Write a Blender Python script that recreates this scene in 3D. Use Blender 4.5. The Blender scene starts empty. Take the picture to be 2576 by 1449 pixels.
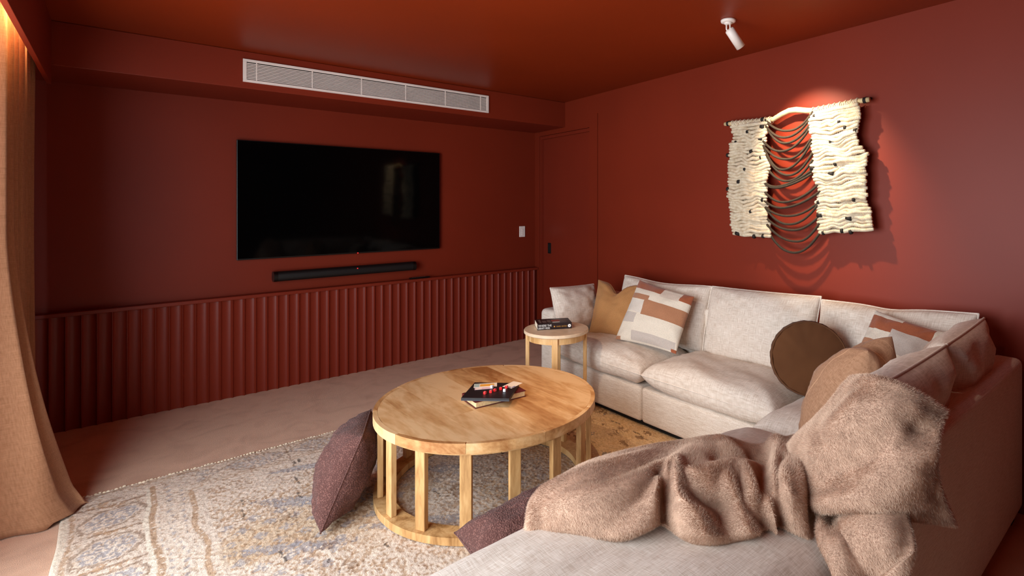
import bpy, bmesh, math, random
import numpy as np
from mathutils import Vector, Matrix, noise

random.seed(7); rng = np.random.default_rng(7)
scene = bpy.context.scene
C = scene.collection
R = math.radians

def lin(c):
    return tuple((v/12.92 if v <= .04045 else ((v+.055)/1.055)**2.4) for v in (x/255 for x in c))

# ---------------------------------------------------------------- camera, world, lights, exposure
CAM_H = 1.47
cd = bpy.data.cameras.new('camera'); cam = bpy.data.objects.new('camera', cd); C.objects.link(cam)
cam.location = (0, 0, CAM_H); cam.rotation_euler = (R(90), 0, R(-42.5))
cd.sensor_width = 36; cd.lens = 1355/2576*36
cd.shift_x = -(1530-1288)/2576; cd.shift_y = (513-724.5)/2576
cd.clip_start = .02
scene.camera = cam
w = bpy.data.worlds.new('world'); scene.world = w; w.use_nodes = True
w.node_tree.nodes['Background'].inputs[0].default_value = (.55, .66, .8, 1)
w.node_tree.nodes['Background'].inputs[1].default_value = .6
vs = scene.view_settings
vs.view_transform = 'Standard'; vs.look = 'None'; vs.gamma = 1; vs.use_curve_mapping = False
vs.exposure = 0.0

def area_light(name, loc, rot, sx, sy, power, col):
    d = bpy.data.lights.new(name, 'AREA'); d.shape = 'RECTANGLE'; d.size = sx; d.size_y = sy
    d.energy = power; d.color = col
    o = bpy.data.objects.new(name, d); C.objects.link(o); o.location = loc; o.rotation_euler = rot
    return o
# daylight through the large window in the left wall (outside the glass, facing +x)
area_light('window_daylight', (-.80, 1.74, 1.25), (0, R(-90), 0), 2.0, 2.5, 166, (.92, .985, 1.06))
# warm strip concealed behind the curtain pelmet, washing the curtain
strip = area_light('pelmet_strip_light', (-.300, 3.25, 2.46), (0, R(21), 0), .025, 1.7, 19, (1.0, .52, .20)); strip.data.spread = R(36)

# ---------------------------------------------------------------- materials
MATS = {}
def nodes_of(name):
    m = bpy.data.materials.new(name); m.use_nodes = True
    nt = m.node_tree; nt.nodes.clear()
    out = nt.nodes.new('ShaderNodeOutputMaterial'); b = nt.nodes.new('ShaderNodeBsdfPrincipled')
    nt.links.new(b.outputs[0], out.inputs[0])
    MATS[name] = m
    return m, nt, b, out
def N(nt, t, **kw):
    n = nt.nodes.new(t)
    for k, v in kw.items():
        if k in n.inputs: n.inputs[k].default_value = v
        else: setattr(n, k, v)
    return n
def ramp(nt, src, stops):
    r = nt.nodes.new('ShaderNodeValToRGB'); el = r.color_ramp.elements
    while len(el) < len(stops): el.new(.5)
    for e, (p, c) in zip(el, stops): e.position = p; e.color = (*c, 1)
    nt.links.new(src, r.inputs[0]); return r
def bump(nt, b, src, strength, dist):
    n = N(nt, 'ShaderNodeBump', Strength=strength, Distance=dist)
    nt.links.new(src, n.inputs['Height']); nt.links.new(n.outputs[0], b.inputs['Normal']); return n
def coords(nt, kind='Object', scale=(1, 1, 1), rot=(0, 0, 0)):
    t = nt.nodes.new('ShaderNodeTexCoord'); mp = N(nt, 'ShaderNodeMapping', Scale=scale, Rotation=rot)
    nt.links.new(t.outputs[kind], mp.inputs[0]); return mp.outputs[0]
def noise_n(nt, vec, scale, detail=3, rough=.5):
    n = N(nt, 'ShaderNodeTexNoise', Scale=scale, Detail=detail, Roughness=rough)
    nt.links.new(vec, n.inputs['Vector']); return n.outputs['Fac']

def plain(name, col, rough=.5, metal=0, spec=.5, var=.06, vscale=6, bmp=0, bscale=200, coat=0):
    m, nt, b, o = nodes_of(name)
    c = lin(col); v = coords(nt)
    f = noise_n(nt, v, vscale)
    r = ramp(nt, f, [(.3, tuple(x*(1-var) for x in c)), (.7, tuple(min(1, x*(1+var)) for x in c))])
    nt.links.new(r.outputs[0], b.inputs['Base Color'])
    b.inputs['Roughness'].default_value = rough; b.inputs['Metallic'].default_value = metal
    b.inputs['Specular IOR Level'].default_value = spec
    b.inputs['Coat Weight'].default_value = coat
    if bmp: bump(nt, b, noise_n(nt, v, bscale), bmp, .002)
    return m

def fabric(name, c1, c2, weave=260, stretch=7, kind='UV', bmp=.5, sheen=.1, slub=.5, trans=0.0, lines=None):
    """woven cloth: two crossing sets of stretched threads"""
    m, nt, b, out = nodes_of(name)
    va = coords(nt, kind, (weave/stretch, weave, weave)); vb = coords(nt, kind, (weave, weave/stretch, weave))
    fa = noise_n(nt, va, 1, 2); fb = noise_n(nt, vb, 1, 2)
    mx = N(nt, 'ShaderNodeMath', operation='ADD'); nt.links.new(fa, mx.inputs[0]); nt.links.new(fb, mx.inputs[1])
    hf = N(nt, 'ShaderNodeMath', operation='MULTIPLY'); hf.inputs[1].default_value = .5; nt.links.new(mx.outputs[0], hf.inputs[0])
    big = noise_n(nt, coords(nt, kind, (3, 3, 3)), 1.5, 3)
    ad = N(nt, 'ShaderNodeMath', operation='MULTIPLY_ADD'); ad.inputs[1].default_value = .25*slub; ad.inputs[2].default_value = -.125*slub
    nt.links.new(big, ad.inputs[0])
    sm = N(nt, 'ShaderNodeMath', operation='ADD'); nt.links.new(hf.outputs[0], sm.inputs[0]); nt.links.new(ad.outputs[0], sm.inputs[1])
    r = ramp(nt, sm.outputs[0], [(.36, lin(c1)), (.62, lin(c2))])
    if lines:
        sp_n = nt.nodes.new('ShaderNodeSeparateXYZ'); nt.links.new(coords(nt, 'UV', (1/lines[0],)*3), sp_n.inputs[0])
        fr = N(nt, 'ShaderNodeMath', operation='FRACT'); nt.links.new(sp_n.outputs[0], fr.inputs[0])
        lt = N(nt, 'ShaderNodeMath', operation='LESS_THAN'); nt.links.new(fr.outputs[0], lt.inputs[0]); lt.inputs[1].default_value = .035
        lx = nt.nodes.new('ShaderNodeMix'); lx.data_type = 'RGBA'; nt.links.new(lt.outputs[0], lx.inputs[0]); nt.links.new(r.outputs[0], lx.inputs[6]); lx.inputs[7].default_value = (*lin(lines[1]), 1)
        nt.links.new(lx.outputs[2], b.inputs['Base Color'])
    else:
        nt.links.new(r.outputs[0], b.inputs['Base Color'])
    b.inputs['Roughness'].default_value = .9; b.inputs['Specular IOR Level'].default_value = .2
    b.inputs['Sheen Weight'].default_value = sheen; b.inputs['Sheen Roughness'].default_value = .5
    if bmp: bump(nt, b, hf.outputs[0], bmp, .0015)
    if trans:
        tr = nt.nodes.new('ShaderNodeBsdfTranslucent'); nt.links.new(r.outputs[0], tr.inputs[0])
        ms = N(nt, 'ShaderNodeMixShader'); ms.inputs[0].default_value = trans
        nt.links.new(b.outputs[0], ms.inputs[1]); nt.links.new(tr.outputs[0], ms.inputs[2]); nt.links.new(ms.outputs[0], out.inputs[0])
    return m

def wood(name, cols, scale=9, axis=(1, 1, 1), rough=.5, rnd=.5, rot=0):
    """long grain along local Y, tint varying per object"""
    m, nt, b, out = nodes_of(name)
    oi = nt.nodes.new('ShaderNodeObjectInfo')
    tc = nt.nodes.new('ShaderNodeTexCoord'); mp = N(nt, 'ShaderNodeMapping', Scale=axis)
    mp.inputs['Rotation'].default_value = (0, 0, rot)
    va = nt.nodes.new('ShaderNodeVectorMath'); va.operation = 'ADD'
    sc = nt.nodes.new('ShaderNodeVectorMath'); sc.operation = 'SCALE'; sc.inputs['Scale'].default_value = 13
    cb = nt.nodes.new('ShaderNodeCombineXYZ')
    nt.links.new(oi.outputs['Random'], cb.inputs[0]); nt.links.new(oi.outputs['Random'], cb.inputs[2]); nt.links.new(cb.outputs[0], sc.inputs[0])
    nt.links.new(tc.outputs['Object'], va.inputs[0]); nt.links.new(sc.outputs[0], va.inputs[1]); nt.links.new(va.outputs[0], mp.inputs[0])
    f1 = N(nt, 'ShaderNodeTexNoise', Scale=scale, Detail=6, Roughness=.6, Distortion=.6); nt.links.new(mp.outputs[0], f1.inputs['Vector'])
    f2 = N(nt, 'ShaderNodeTexNoise', Scale=scale*7, Detail=3); nt.links.new(mp.outputs[0], f2.inputs['Vector'])
    mi = N(nt, 'ShaderNodeMath', operation='MULTIPLY_ADD'); mi.inputs[1].default_value = .22; nt.links.new(f2.outputs['Fac'], mi.inputs[0]); nt.links.new(f1.outputs['Fac'], mi.inputs[2])
    rv = N(nt, 'ShaderNodeMath', operation='MULTIPLY_ADD'); rv.inputs[1].default_value = .22*rnd; rv.inputs[2].default_value = -.11-.11*rnd
    nt.links.new(oi.outputs['Random'], rv.inputs[0])
    sm = N(nt, 'ShaderNodeMath', operation='ADD'); nt.links.new(mi.outputs[0], sm.inputs[0]); nt.links.new(rv.outputs[0], sm.inputs[1])
    r = ramp(nt, sm.outputs[0], [(.30, lin(cols[0])), (.48, lin(cols[1])), (.62, lin(cols[2]))])
    nt.links.new(r.outputs[0], b.inputs['Base Color'])
    b.inputs['Roughness'].default_value = rough; b.inputs['Specular IOR Level'].default_value = .35
    bump(nt, b, f2.outputs['Fac'], .12, .001)
    return m

PAINT = (128, 42, 22)
def paint(name, col, rough):
    m, nt, b, o = nodes_of(name)
    v = coords(nt); f = noise_n(nt, v, 1.3, 2); c = lin(col)
    r = ramp(nt, f, [(.3, tuple(x*.94 for x in c)), (.7, tuple(x*1.05 for x in c))]); nt.links.new(r.outputs[0], b.inputs['Base Color'])
    b.inputs['Roughness'].default_value = rough; b.inputs['Specular IOR Level'].default_value = .26
    bump(nt, b, noise_n(nt, v, 160, 2), .05, .001)
paint('wall_paint', PAINT, .48)
paint('ceiling_paint', (132, 44, 12), .45)
paint('trim_paint', (128, 43, 26), .38)
plain('gap_black', (8, 5, 5), .9)
plain('tv_black', (4, 4, 5), .35)
plain('matte_black', (7, 7, 8), .55, bmp=.2, bscale=700)
plain('white_metal', (246, 232, 222), .45)
plain('white_plastic', (250, 238, 230), .4)
plain('stone', (226, 200, 170), .45, var=.10, vscale=22, bmp=.1, bscale=60)
plain('paper', (236, 222, 200), .8, var=.08, vscale=60)
plain('page_edge', (226, 196, 148), .85, var=.15, vscale=90)
plain('oxblood_cover', (96, 26, 28), .6)
plain('black_board', (30, 25, 27), .45, var=.1)
plain('board_edge', (52, 52, 60), .5)
plain('red_plastic', (232, 36, 36), .35)
plain('white_dice', (236, 236, 244), .35)
plain('card_orange', (240, 165, 60), .6)
plain('card_cream', (245, 226, 205), .6)
plain('card_pink', (226, 186, 192), .6)
plain('card_green', (176, 192, 186), .6)
plain('card_blue', (78, 92, 160), .6)
plain('cover_dark', (36, 24, 26), .4)
plain('ink_white', (240, 236, 230), .6)
plain('ink_gold', (196, 140, 60), .5)
plain('ink_grey', (104, 88, 82), .6)
plain('ink_red', (158, 58, 44), .6)
plain('driftwood', (226, 196, 146), .7, var=.12, vscale=25, bmp=.2, bscale=90)
plain('tie_black', (28, 20, 18), .7)
plain('cord_dark', (52, 40, 28), .85, var=.2, vscale=60, bmp=.5, bscale=400)
plain('gasket', (16, 14, 14), .8)
plain('window_frame', (70, 62, 58), .4)

def rope_mat():
    m, nt, b, o = nodes_of('rope')
    v = coords(nt, 'UV', (1, 1, 1))
    wv = N(nt, 'ShaderNodeTexWave', Scale=1, Distortion=1.2, Detail=1); wv.bands_direction = 'X'
    nt.links.new(v, wv.inputs['Vector'])
    f = noise_n(nt, coords(nt, 'Object', (40, 40, 40)), 1, 3)
    r = ramp(nt, f, [(.3, lin((214, 190, 158))), (.6, lin((240, 222, 194)))])
    nt.links.new(r.outputs[0], b.inputs['Base Color']); b.inputs['Roughness'].default_value = .95; b.inputs['Specular IOR Level'].default_value = .1
    bump(nt, b, wv.outputs['Fac'], .8, .002)
rope_mat()

LINEN = fabric('linen', (202, 182, 165), (236, 222, 209), weave=300, stretch=15, bmp=.4)
fabric('linen_piping', (216, 198, 182), (240, 228, 216), weave=200, kind='Object', bmp=.4)
fabric('linen_base', (206, 186, 168), (238, 226, 214), weave=300, stretch=15, kind='Object', bmp=.5)
fabric('tan_suede', (166, 116, 68), (186, 134, 86), weave=300, stretch=2, bmp=.15, sheen=.1)
fabric('brown_velvet', (84, 50, 28), (106, 66, 38), weave=900, stretch=1.5, bmp=.06, sheen=.06, slub=1.6)
fabric('brown_linen', (150, 108, 80), (178, 134, 104), weave=420, stretch=6, bmp=.35, slub=.3, lines=(.068, (206, 160, 124)))
fabric('brown_linen_line', (190, 146, 108), (206, 160, 122), weave=200, kind='Object', bmp=.3)
fabric('curtain_linen', (160, 112, 80), (184, 134, 100), weave=420, stretch=14, bmp=.25, trans=.12)
def boucle():
    m, nt, b, o = nodes_of('boucle')
    v = coords(nt)
    vr = N(nt, 'ShaderNodeTexVoronoi', Scale=170); nt.links.new(v, vr.inputs['Vector'])
    f = noise_n(nt, v, 60, 4)
    ad = N(nt, 'ShaderNodeMath', operation='ADD'); nt.links.new(vr.outputs['Distance'], ad.inputs[0]); nt.links.new(f, ad.inputs[1])
    r = ramp(nt, ad.outputs[0], [(.45, lin((146, 98, 88))), (1.0, lin((88, 52, 46)))])
    nt.links.new(r.outputs[0], b.inputs['Base Color']); b.inputs['Roughness'].default_value = .95; b.inputs['Sheen Weight'].default_value = .06
    inv = N(nt, 'ShaderNodeMath', operation='SUBTRACT'); inv.inputs[0].default_value = 1.5; nt.links.new(ad.outputs[0], inv.inputs[1])
    bump(nt, b, inv.outputs[0], .9, .004)
boucle()
def fur_mats():
    for nm, a, c in (('fur_skin', (186, 150, 126), (206, 170, 146)), ('fur_pile', (202, 166, 142), (226, 192, 166))):
        m, nt, b, o = nodes_of(nm)
        v = coords(nt); f = noise_n(nt, v, 30, 4)
        r = ramp(nt, f, [(.3, lin(a)), (.7, lin(c))]); nt.links.new(r.outputs[0], b.inputs['Base Color'])
        b.inputs['Roughness'].default_value = .8; b.inputs['Sheen Weight'].default_value = .15; b.inputs['Specular IOR Level'].default_value = .25
fur_mats()
def carpet():
    m, nt, b, o = nodes_of('carpet')
    v = coords(nt)
    big = N(nt, 'ShaderNodeTexNoise', Scale=5, Detail=4, Distortion=1.0); nt.links.new(v, big.inputs['Vector'])
    fine = noise_n(nt, v, 260, 3, .7)
    ad = N(nt, 'ShaderNodeMath', operation='MULTIPLY_ADD'); ad.inputs[1].default_value = .9; nt.links.new(fine, ad.inputs[0]); nt.links.new(big.outputs['Fac'], ad.inputs[2])
    r = ramp(nt, ad.outputs[0], [(.50, lin((190, 136, 106))), (1.0, lin((230, 182, 150)))])
    nt.links.new(r.outputs[0], b.inputs['Base Color']); b.inputs['Roughness'].default_value = 1; b.inputs['Specular IOR Level'].default_value = .1
    b.inputs['Sheen Weight'].default_value = .2
    bump(nt, b, fine, .7, .006)
carpet()
def rug_mat():
    m, nt, b, o = nodes_of('rug_wool')
    at = nt.nodes.new('ShaderNodeVertexColor'); at.layer_name = 'Col'
    v = coords(nt)
    f = noise_n(nt, v, 190, 3, .7)
    r = ramp(nt, f, [(.3, (.74, .72, .70)), (.6, (1, 1, 1))])
    mx = nt.nodes.new('ShaderNodeMix'); mx.data_type = 'RGBA'; mx.blend_type = 'MULTIPLY'; mx.inputs[0].default_value = 1
    nt.links.new(at.outputs[0], mx.inputs[6]); nt.links.new(r.outputs[0], mx.inputs[7]); nt.links.new(mx.outputs[2], b.inputs['Base Color'])
    b.inputs['Roughness'].default_value = 1; b.inputs['Specular IOR Level'].default_value = .08
    bump(nt, b, f, .6, .005)
rug_mat()
wood('mango_wood', [(164, 106, 58), (208, 156, 102), (230, 186, 136)], scale=3.2, axis=(2.2, .55, 2.2), rough=.5, rnd=.9)
wood('leg_wood', [(150, 104, 58), (196, 148, 94), (216, 172, 118)], scale=5, axis=(3, 3, .5), rough=.55, rnd=.6)
wood('side_wood', [(184, 134, 78), (214, 166, 108), (228, 184, 130)], scale=5, axis=(3, 3, .5), rough=.5, rnd=.3)
def glossy_screen():
    m, nt, b, o = nodes_of('tv_screen')
    f = noise_n(nt, coords(nt), 2, 1); r = ramp(nt, f, [(.3, (.0012, .0012, .0013)), (.7, (.0014, .0014, .0015))])
    nt.links.new(r.outputs[0], b.inputs['Base Color']); b.inputs['Roughness'].default_value = .06; b.inputs['Specular IOR Level'].default_value = .09
glossy_screen()
def emit(name, col, st):
    m, nt, b, o = nodes_of(name)
    f = noise_n(nt, coords(nt), 3, 1); r = ramp(nt, f, [(0, col), (1, col)])
    nt.links.new(r.outputs[0], b.inputs['Emission Color']); b.inputs['Emission Strength'].default_value = st
    nt.links.new(r.outputs[0], b.inputs['Base Color'])
emit('led_red', (1, .02, .02), 3)
emit('lamp_lens', (1, .72, .45), 12)
def pane():
    m, nt, b, out = nodes_of('window_glass')
    tr = nt.nodes.new('ShaderNodeBsdfTransparent'); gl = N(nt, 'ShaderNodeBsdfGlossy', Roughness=.02)
    f = noise_n(nt, coords(nt), 2, 1); r = ramp(nt, f, [(0, (.95, .97, .97)), (1, (.97, .99, .98))]); nt.links.new(r.outputs[0], tr.inputs[0])
    ms = N(nt, 'ShaderNodeMixShader'); ms.inputs[0].default_value = .06
    nt.links.new(tr.outputs[0], ms.inputs[1]); nt.links.new(gl.outputs[0], ms.inputs[2]); nt.links.new(ms.outputs[0], out.inputs[0])
pane()

# ---------------------------------------------------------------- mesh helpers
def tag(o, label=None, cat=None, group=None, kind=None):
    if label: o['label'] = label
    if cat: o['category'] = cat
    if group: o['group'] = group
    if kind: o['kind'] = kind
    return o
def empty(name, loc=(0, 0, 0), rz=0):
    o = bpy.data.objects.new(name, None); C.objects.link(o); o.location = loc; o.rotation_euler = (0, 0, rz)
    o.empty_display_size = .05; return o
def link(name, me, mat, parent=None, smooth=False):
    if mat:
        me.materials.clear(); me.materials.append(MATS[mat])
    if smooth: me.polygons.foreach_set('use_smooth', [True]*len(me.polygons))
    o = bpy.data.objects.new(name, me); C.objects.link(o)
    if parent: o.parent = parent
    return o
def mesh(name, verts, faces, mat, parent=None, smooth=False, uvs=None):
    me = bpy.data.meshes.new(name); me.from_pydata([tuple(v) for v in verts], [], [tuple(f) for f in faces]); me.update()
    if uvs is not None:
        ul = me.uv_layers.new(name='UVMap'); li = np.empty(len(me.loops), dtype=np.int32); me.loops.foreach_get('vertex_index', li)
        ul.data.foreach_set('uv', np.asarray(uvs, dtype=np.float32)[li].ravel())
    return link(name, me, mat, parent, smooth)
def frombm(name, bm, mat, parent=None, smooth=False):
    me = bpy.data.meshes.new(name); bm.normal_update(); bm.to_mesh(me); bm.free(); return link(name, me, mat, parent, smooth)
def bx(bm, x0, x1, y0, y1, z0, z1, bev=0, seg=2):
    r = bmesh.ops.create_cube(bm, size=1, matrix=Matrix.Translation(((x0+x1)/2, (y0+y1)/2, (z0+z1)/2)) @ Matrix.Diagonal((abs(x1-x0), abs(y1-y0), abs(z1-z0), 1)))
    if bev:
        es = list({e for v in r['verts'] for e in v.link_edges})
        bmesh.ops.bevel(bm, geom=es, offset=bev, segments=seg, affect='EDGES', profile=.6)
def box(name, b, mat, parent=None, bev=0, seg=2, smooth=False):
    bm = bmesh.new(); bx(bm, *b, bev=bev, seg=seg); return frombm(name, bm, mat, parent, smooth)
def hull_prism(name, poly, z0, z1, mat, parent=None, bev=0, smooth=False):
    n = len(poly)
    bm = bmesh.new(); lo = [bm.verts.new((x, y, z0)) for x, y in poly]; hi = [bm.verts.new((x, y, z1)) for x, y in poly]
    bm.faces.new(lo[::-1]); top = bm.faces.new(hi)
    for i in range(n): bm.faces.new((lo[i], lo[(i+1) % n], hi[(i+1) % n], hi[i]))
    if bev: bmesh.ops.bevel(bm, geom=list(top.edges), offset=bev, segments=2, affect='EDGES', profile=.5)
    return frombm(name, bm, mat, parent, smooth)
def tube(name, pts, rad, mat, parent=None, seg=8, closed=False, cap=True, flat=1.0, uvper=None):
    pts = [Vector(p) for p in pts]; n = len(pts)
    rads = rad if isinstance(rad, (list, tuple)) else [rad]*n
    V, F, U = [], [], []; up0 = None; acc = 0
    for i, p in enumerate(pts):
        a = pts[(i-1) % n] if (closed or i > 0) else p; b = pts[(i+1) % n] if (closed or i < n-1) else p
        t = (b-a).normalized()
        if up0 is None:
            up0 = Vector((0, 0, 1)) if abs(t.z) < .9 else Vector((1, 0, 0))
        sd = t.cross(up0).normalized(); up0 = sd.cross(t).normalized()
        if i: acc += (p-pts[i-1]).length
        for k in range(seg):
            an = 2*math.pi*k/seg
            V.append(p + (sd*math.cos(an)*flat + up0*math.sin(an))*rads[i]); U.append((acc*(uvper or 1), k/seg))
    m = n if closed else n-1
    for i in range(m):
        j = (i+1) % n
        for k in range(seg):
            l = (k+1) % seg; F.append((i*seg+k, i*seg+l, j*seg+l, j*seg+k))
    if cap and not closed:
        F.append(tuple(range(seg))[::-1]); F.append(tuple((n-1)*seg+k for k in range(seg)))
    return mesh(name, V, F, mat, parent, True, U if uvper else None)
def lathe(name, prof, mat, parent=None, seg=32, smooth=True):
    V, F = [], []
    for r_, z_ in prof:
        for k in range(seg):
            a = 2*math.pi*k/seg; V.append((r_*math.cos(a), r_*math.sin(a), z_))
    for i in range(len(prof)-1):
        for k in range(seg):
            l = (k+1) % seg; F.append((i*seg+k, i*seg+l, (i+1)*seg+l, (i+1)*seg+k))
    F.append(tuple(range(seg))[::-1]); F.append(tuple((len(prof)-1)*seg+k for k in range(seg)))
    return mesh(name, V, F, mat, parent, smooth)

def pillow(name, cor, T, mat, parent=None, n=30, p=2.0, q=.5, pinch=.06, wr=.006, seed=0, dent=0, dent_w=.35, dent_top=True,
           piping=None, pipe_r=.006, uvs=1.0, front_hint=None, slump=0, Tb=None, sag=0, corner_wr=.010):
    """stuffed cushion spanned by its four corner points TL,TR,BR,BL; returns the cushion (piping becomes its child)"""
    TL, TR, BR, BL = [Vector(c) for c in cor]
    nn = ((TR-BL).cross(TL-BR)).normalized()
    if front_hint is not None and nn.dot(Vector(front_hint)) < 0: nn = -nn
    W = ((TR-TL).length+(BR-BL).length)/2; Hh = ((TL-BL).length+(TR-BR).length)/2
    upv = ((TL+TR)-(BL+BR)).normalized()
    def base(u, v):
        uu = u*(1-pinch*(1-v*v)); vv = v*(1-pinch*(1-u*u))
        a = (uu+1)/2; b = (vv+1)/2
        P = (BL*(1-a)+BR*a)*(1-b)+(TL*(1-a)+TR*a)*b
        if dent:
            P = P - upv*dent*math.exp(-(u/dent_w)**2)*max(0, (v+.2)/1.2)**2
        if slump: P = P + nn*slump*(1-v)*.5*(1-u*u)
        return P
    g = [math.sin(math.pi/2*(-1+2*i/n)) for i in range(n+1)]
    V, UV = [], []; idx = [{}, {}]
    for side in (0, 1):
        sg = 1 if side == 0 else -1
        for i, u in enumerate(g):
            for j, v in enumerate(g):
                edge = i in (0, n) or j in (0, n)
                if edge and side == 1: idx[1][(i, j)] = idx[0][(i, j)]; continue
                th = (T if side == 0 else (Tb or T))/2*(max(0, (1-abs(u)**p)*(1-abs(v)**p)))**q
                P = base(u, v)
                s1 = Vector((u*2.1+seed*7.3, v*2.1+seed*3.1, side*5.0))
                wv = noise.noise(s1)*wr*2 + noise.noise(s1*3.1)*wr
                ru, rv = (abs(u), abs(v)); rc = ru*rv
                ang = math.atan2(1-rv+.001, 1-ru+.001)
                wv += corner_wr*rc*math.sin(ang*9+seed+u*v)*(1-abs(u)**6)*(1-abs(v)**6)
                if dent: wv -= T*.35*math.exp(-(u/dent_w)**2)*max(0, v)**1.5*(1-v*v)
                fall = min(1, (1-ru)*6)*min(1, (1-rv)*6)
                P = P + nn*sg*(th + wv*fall) - Vector((0, 0, 1))*sag*(1-u*u)*(1-v*v)
                idx[side][(i, j)] = len(V); V.append(P); UV.append(((u+1)/2*W*uvs, (v+1)/2*Hh*uvs))
    F = []
    flip = ((TR-TL).cross(TL-BL)).dot(nn) < 0
    for side in (0, 1):
        for i in range(n):
            for j in range(n):
                f = (idx[side][(i, j)], idx[side][(i+1, j)], idx[side][(i+1, j+1)], idx[side][(i, j+1)])
                if (side == 1) != flip: f = f[::-1]
                F.append(f)
    cen = sum(V, Vector())/len(V)
    o = mesh(name, [v-cen for v in V], F, mat, parent, True, UV); o.location = cen
    if piping:
        ring = [(i, 0) for i in range(n)]+[(n, j) for j in range(n)]+[(i, n) for i in range(n, 0, -1)]+[(0, j) for j in range(n, 0, -1)]
        tube('piping', [V[idx[0][k]]-cen for k in ring], pipe_r, piping, o, seg=6, closed=True)
    return o

# ================================================================ ROOM SHELL
CEIL = 2.517; TVY = 5.0
XWA = R(-90)-math.atan(.068)      # right wall: local X runs from the corner towards the camera, local Y points out of the room
floor = box('floor', (-1.2, 4.2, -5.4, 5.2, -.1, 0), 'carpet'); tag(floor, 'plain taupe wool carpet covering the whole floor', 'carpet', kind='structure')
tag(box('ceiling', (-1.2, 4.2, -5.4, 5.2, CEIL, CEIL+.1), 'ceiling_paint'), 'terracotta painted ceiling with a satin sheen', 'ceiling', kind='structure')
tag(box('wall_front', (-1.2, 4.2, TVY, TVY+.15, 0, CEIL), 'wall_paint'), 'terracotta wall behind the television', 'wall', kind='structure')
tag(box('wall_back', (-1.2, 4.2, -5.2, -5.05, 0, CEIL), 'wall_paint'), 'terracotta wall behind the viewer', 'wall', kind='structure')
tag(box('trim_1', (-.62, 3.46, 4.4, TVY-.002, 2.262, CEIL-.002), 'wall_paint', bev=.003), 'dropped terracotta bulkhead above the television wall', 'bulkhead', kind='structure')
tag(box('trim_2', (-.285, -.265, -5.04, 4.398, 2.152, CEIL-.001), 'wall_paint', bev=.002), 'terracotta curtain pelmet along the window wall', 'pelmet', kind='structure')
# left wall with window opening
WX = -.60
wl = empty('wall_left'); tag(wl, 'terracotta window wall behind the curtain', 'wall', kind='structure')
for b in ((WX-.15, WX, -5.05, .46, 0, CEIL), (WX-.15, WX, 3.06, TVY, 0, CEIL), (WX-.15, WX, .46, 3.06, 2.3, CEIL), (WX-.15, WX, .46, 3.06, 0, .08)):
    box('wall_section', b, 'wall_paint', wl)
wi = empty('window_1'); tag(wi, 'large window beside the curtain letting in daylight', 'window', kind='structure')
for b in ((WX-.10, WX-.04, .46, .52, .08, 2.3), (WX-.10, WX-.04, 3.00, 3.06, .08, 2.3), (WX-.10, WX-.04, .52, 3.00, .08, .14), (WX-.10, WX-.04, .52, 3.00, 2.24, 2.3), (WX-.10, WX-.04, 1.61, 1.67, .14, 2.24)):
    box('window_frame', b, 'window_frame', wi, bev=.004)
box('pane', (WX-.074, WX-.068, .52, 1.61, .14, 2.24), 'window_glass', wi); box('pane', (WX-.074, WX-.068, 1.67, 3.00, .14, 2.24), 'window_glass', wi)

# right wall (slightly out of square) with the recessed sliding door
wr_ = empty('wall_right', (3.47, TVY, 0), XWA); tag(wr_, 'terracotta wall behind the sofa carrying the woven hanging', 'wall', kind='structure')
for b in ((-.2, .095, 0, .12, 0, CEIL), (.095, 1.02, 0, .12, 2.215, CEIL), (1.02, 1.146, 0, .12, 0, CEIL), (1.146, 1.158, .012, .12, 0, CEIL), (1.146, 1.158, 0, .012, 2.338, CEIL), (1.158, 10.05, 0, .12, 0, CEIL)):
    box('wall_section', b, 'wall_paint', wr_)
d1 = empty('door_1', (3.47, TVY, 0), XWA); tag(d1, 'terracotta flush sliding door recessed in the corner', 'door', kind='structure')
box('door_panel', (.097, 1.018, .045, .085, .004, 2.213), 'trim_paint', d1, bev=.002)
box('door_stop', (.097, .112, .010, .045, .004, 2.213), 'trim_paint', d1, bev=.002)
box('door_head', (.112, 1.018, .016, .045, 2.180, 2.213), 'trim_paint', d1, bev=.002)
h = box('flush_pull', (.205, .262, .038, .0455, .93, 1.045), 'matte_black', d1, bev=.003); h['label'] = 'small black recessed door pull'
box('pull_recess', (.216, .251, .0365, .039, .945, 1.03), 'gap_black', h)
box('architrave_bead', (.086, .094, -.006, 0, 0, 2.26), 'trim_paint', d1, bev=.002)

# fluted wainscot: backing, capping ledge and one object per scallop
fw = empty('fluted_wainscot', (0, 4.93, 0)); tag(fw, 'low terracotta wainscot of vertical scalloped flutes under the television', 'wainscot', kind='structure')
box('backing', (-.55, 3.455, .026, .069, .001, .742), 'trim_paint', fw)
box('capping_ledge', (-.55, 3.46, -.012, .069, .742, .768), 'trim_paint', fw, bev=.004)
FL = .0745
prof = []
for k in range(15):
    t = -1+2*k/14; prof.append((t*FL/2, .020*math.sqrt(max(0, 1-t*t*.96))))
def flute_mesh():
    xs = [-FL/2]+[p[0] for p in prof][1:-1]+[FL/2]; ys = [p[1]-.0038 for p in prof]; ys[0] = ys[-1] = 0
    ins = [(-FL/2+.0012, 0)]+list(zip(xs[1:-1], ys[1:-1]))+[(FL/2-.0012, 0)]
    poly = [(-FL/2, .026), (-FL/2, 0)]+ins+[(FL/2, 0), (FL/2, .026)]
    V, F = [], []; n = len(poly)
    for z_ in (.001, .742):
        V += [(x, y, z_) for x, y in poly]
    for i in range(n-1): F.append((i, i+1, n+i+1, n+i))
    me = bpy.data.meshes.new('flute'); me.from_pydata(V, [], F); me.update(); return me
fm = flute_mesh(); fm.materials.append(MATS['trim_paint'])
fm.polygons.foreach_set('use_smooth', [True]*len(fm.polygons))
fm.set_sharp_from_angle(angle=R(35))
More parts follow.
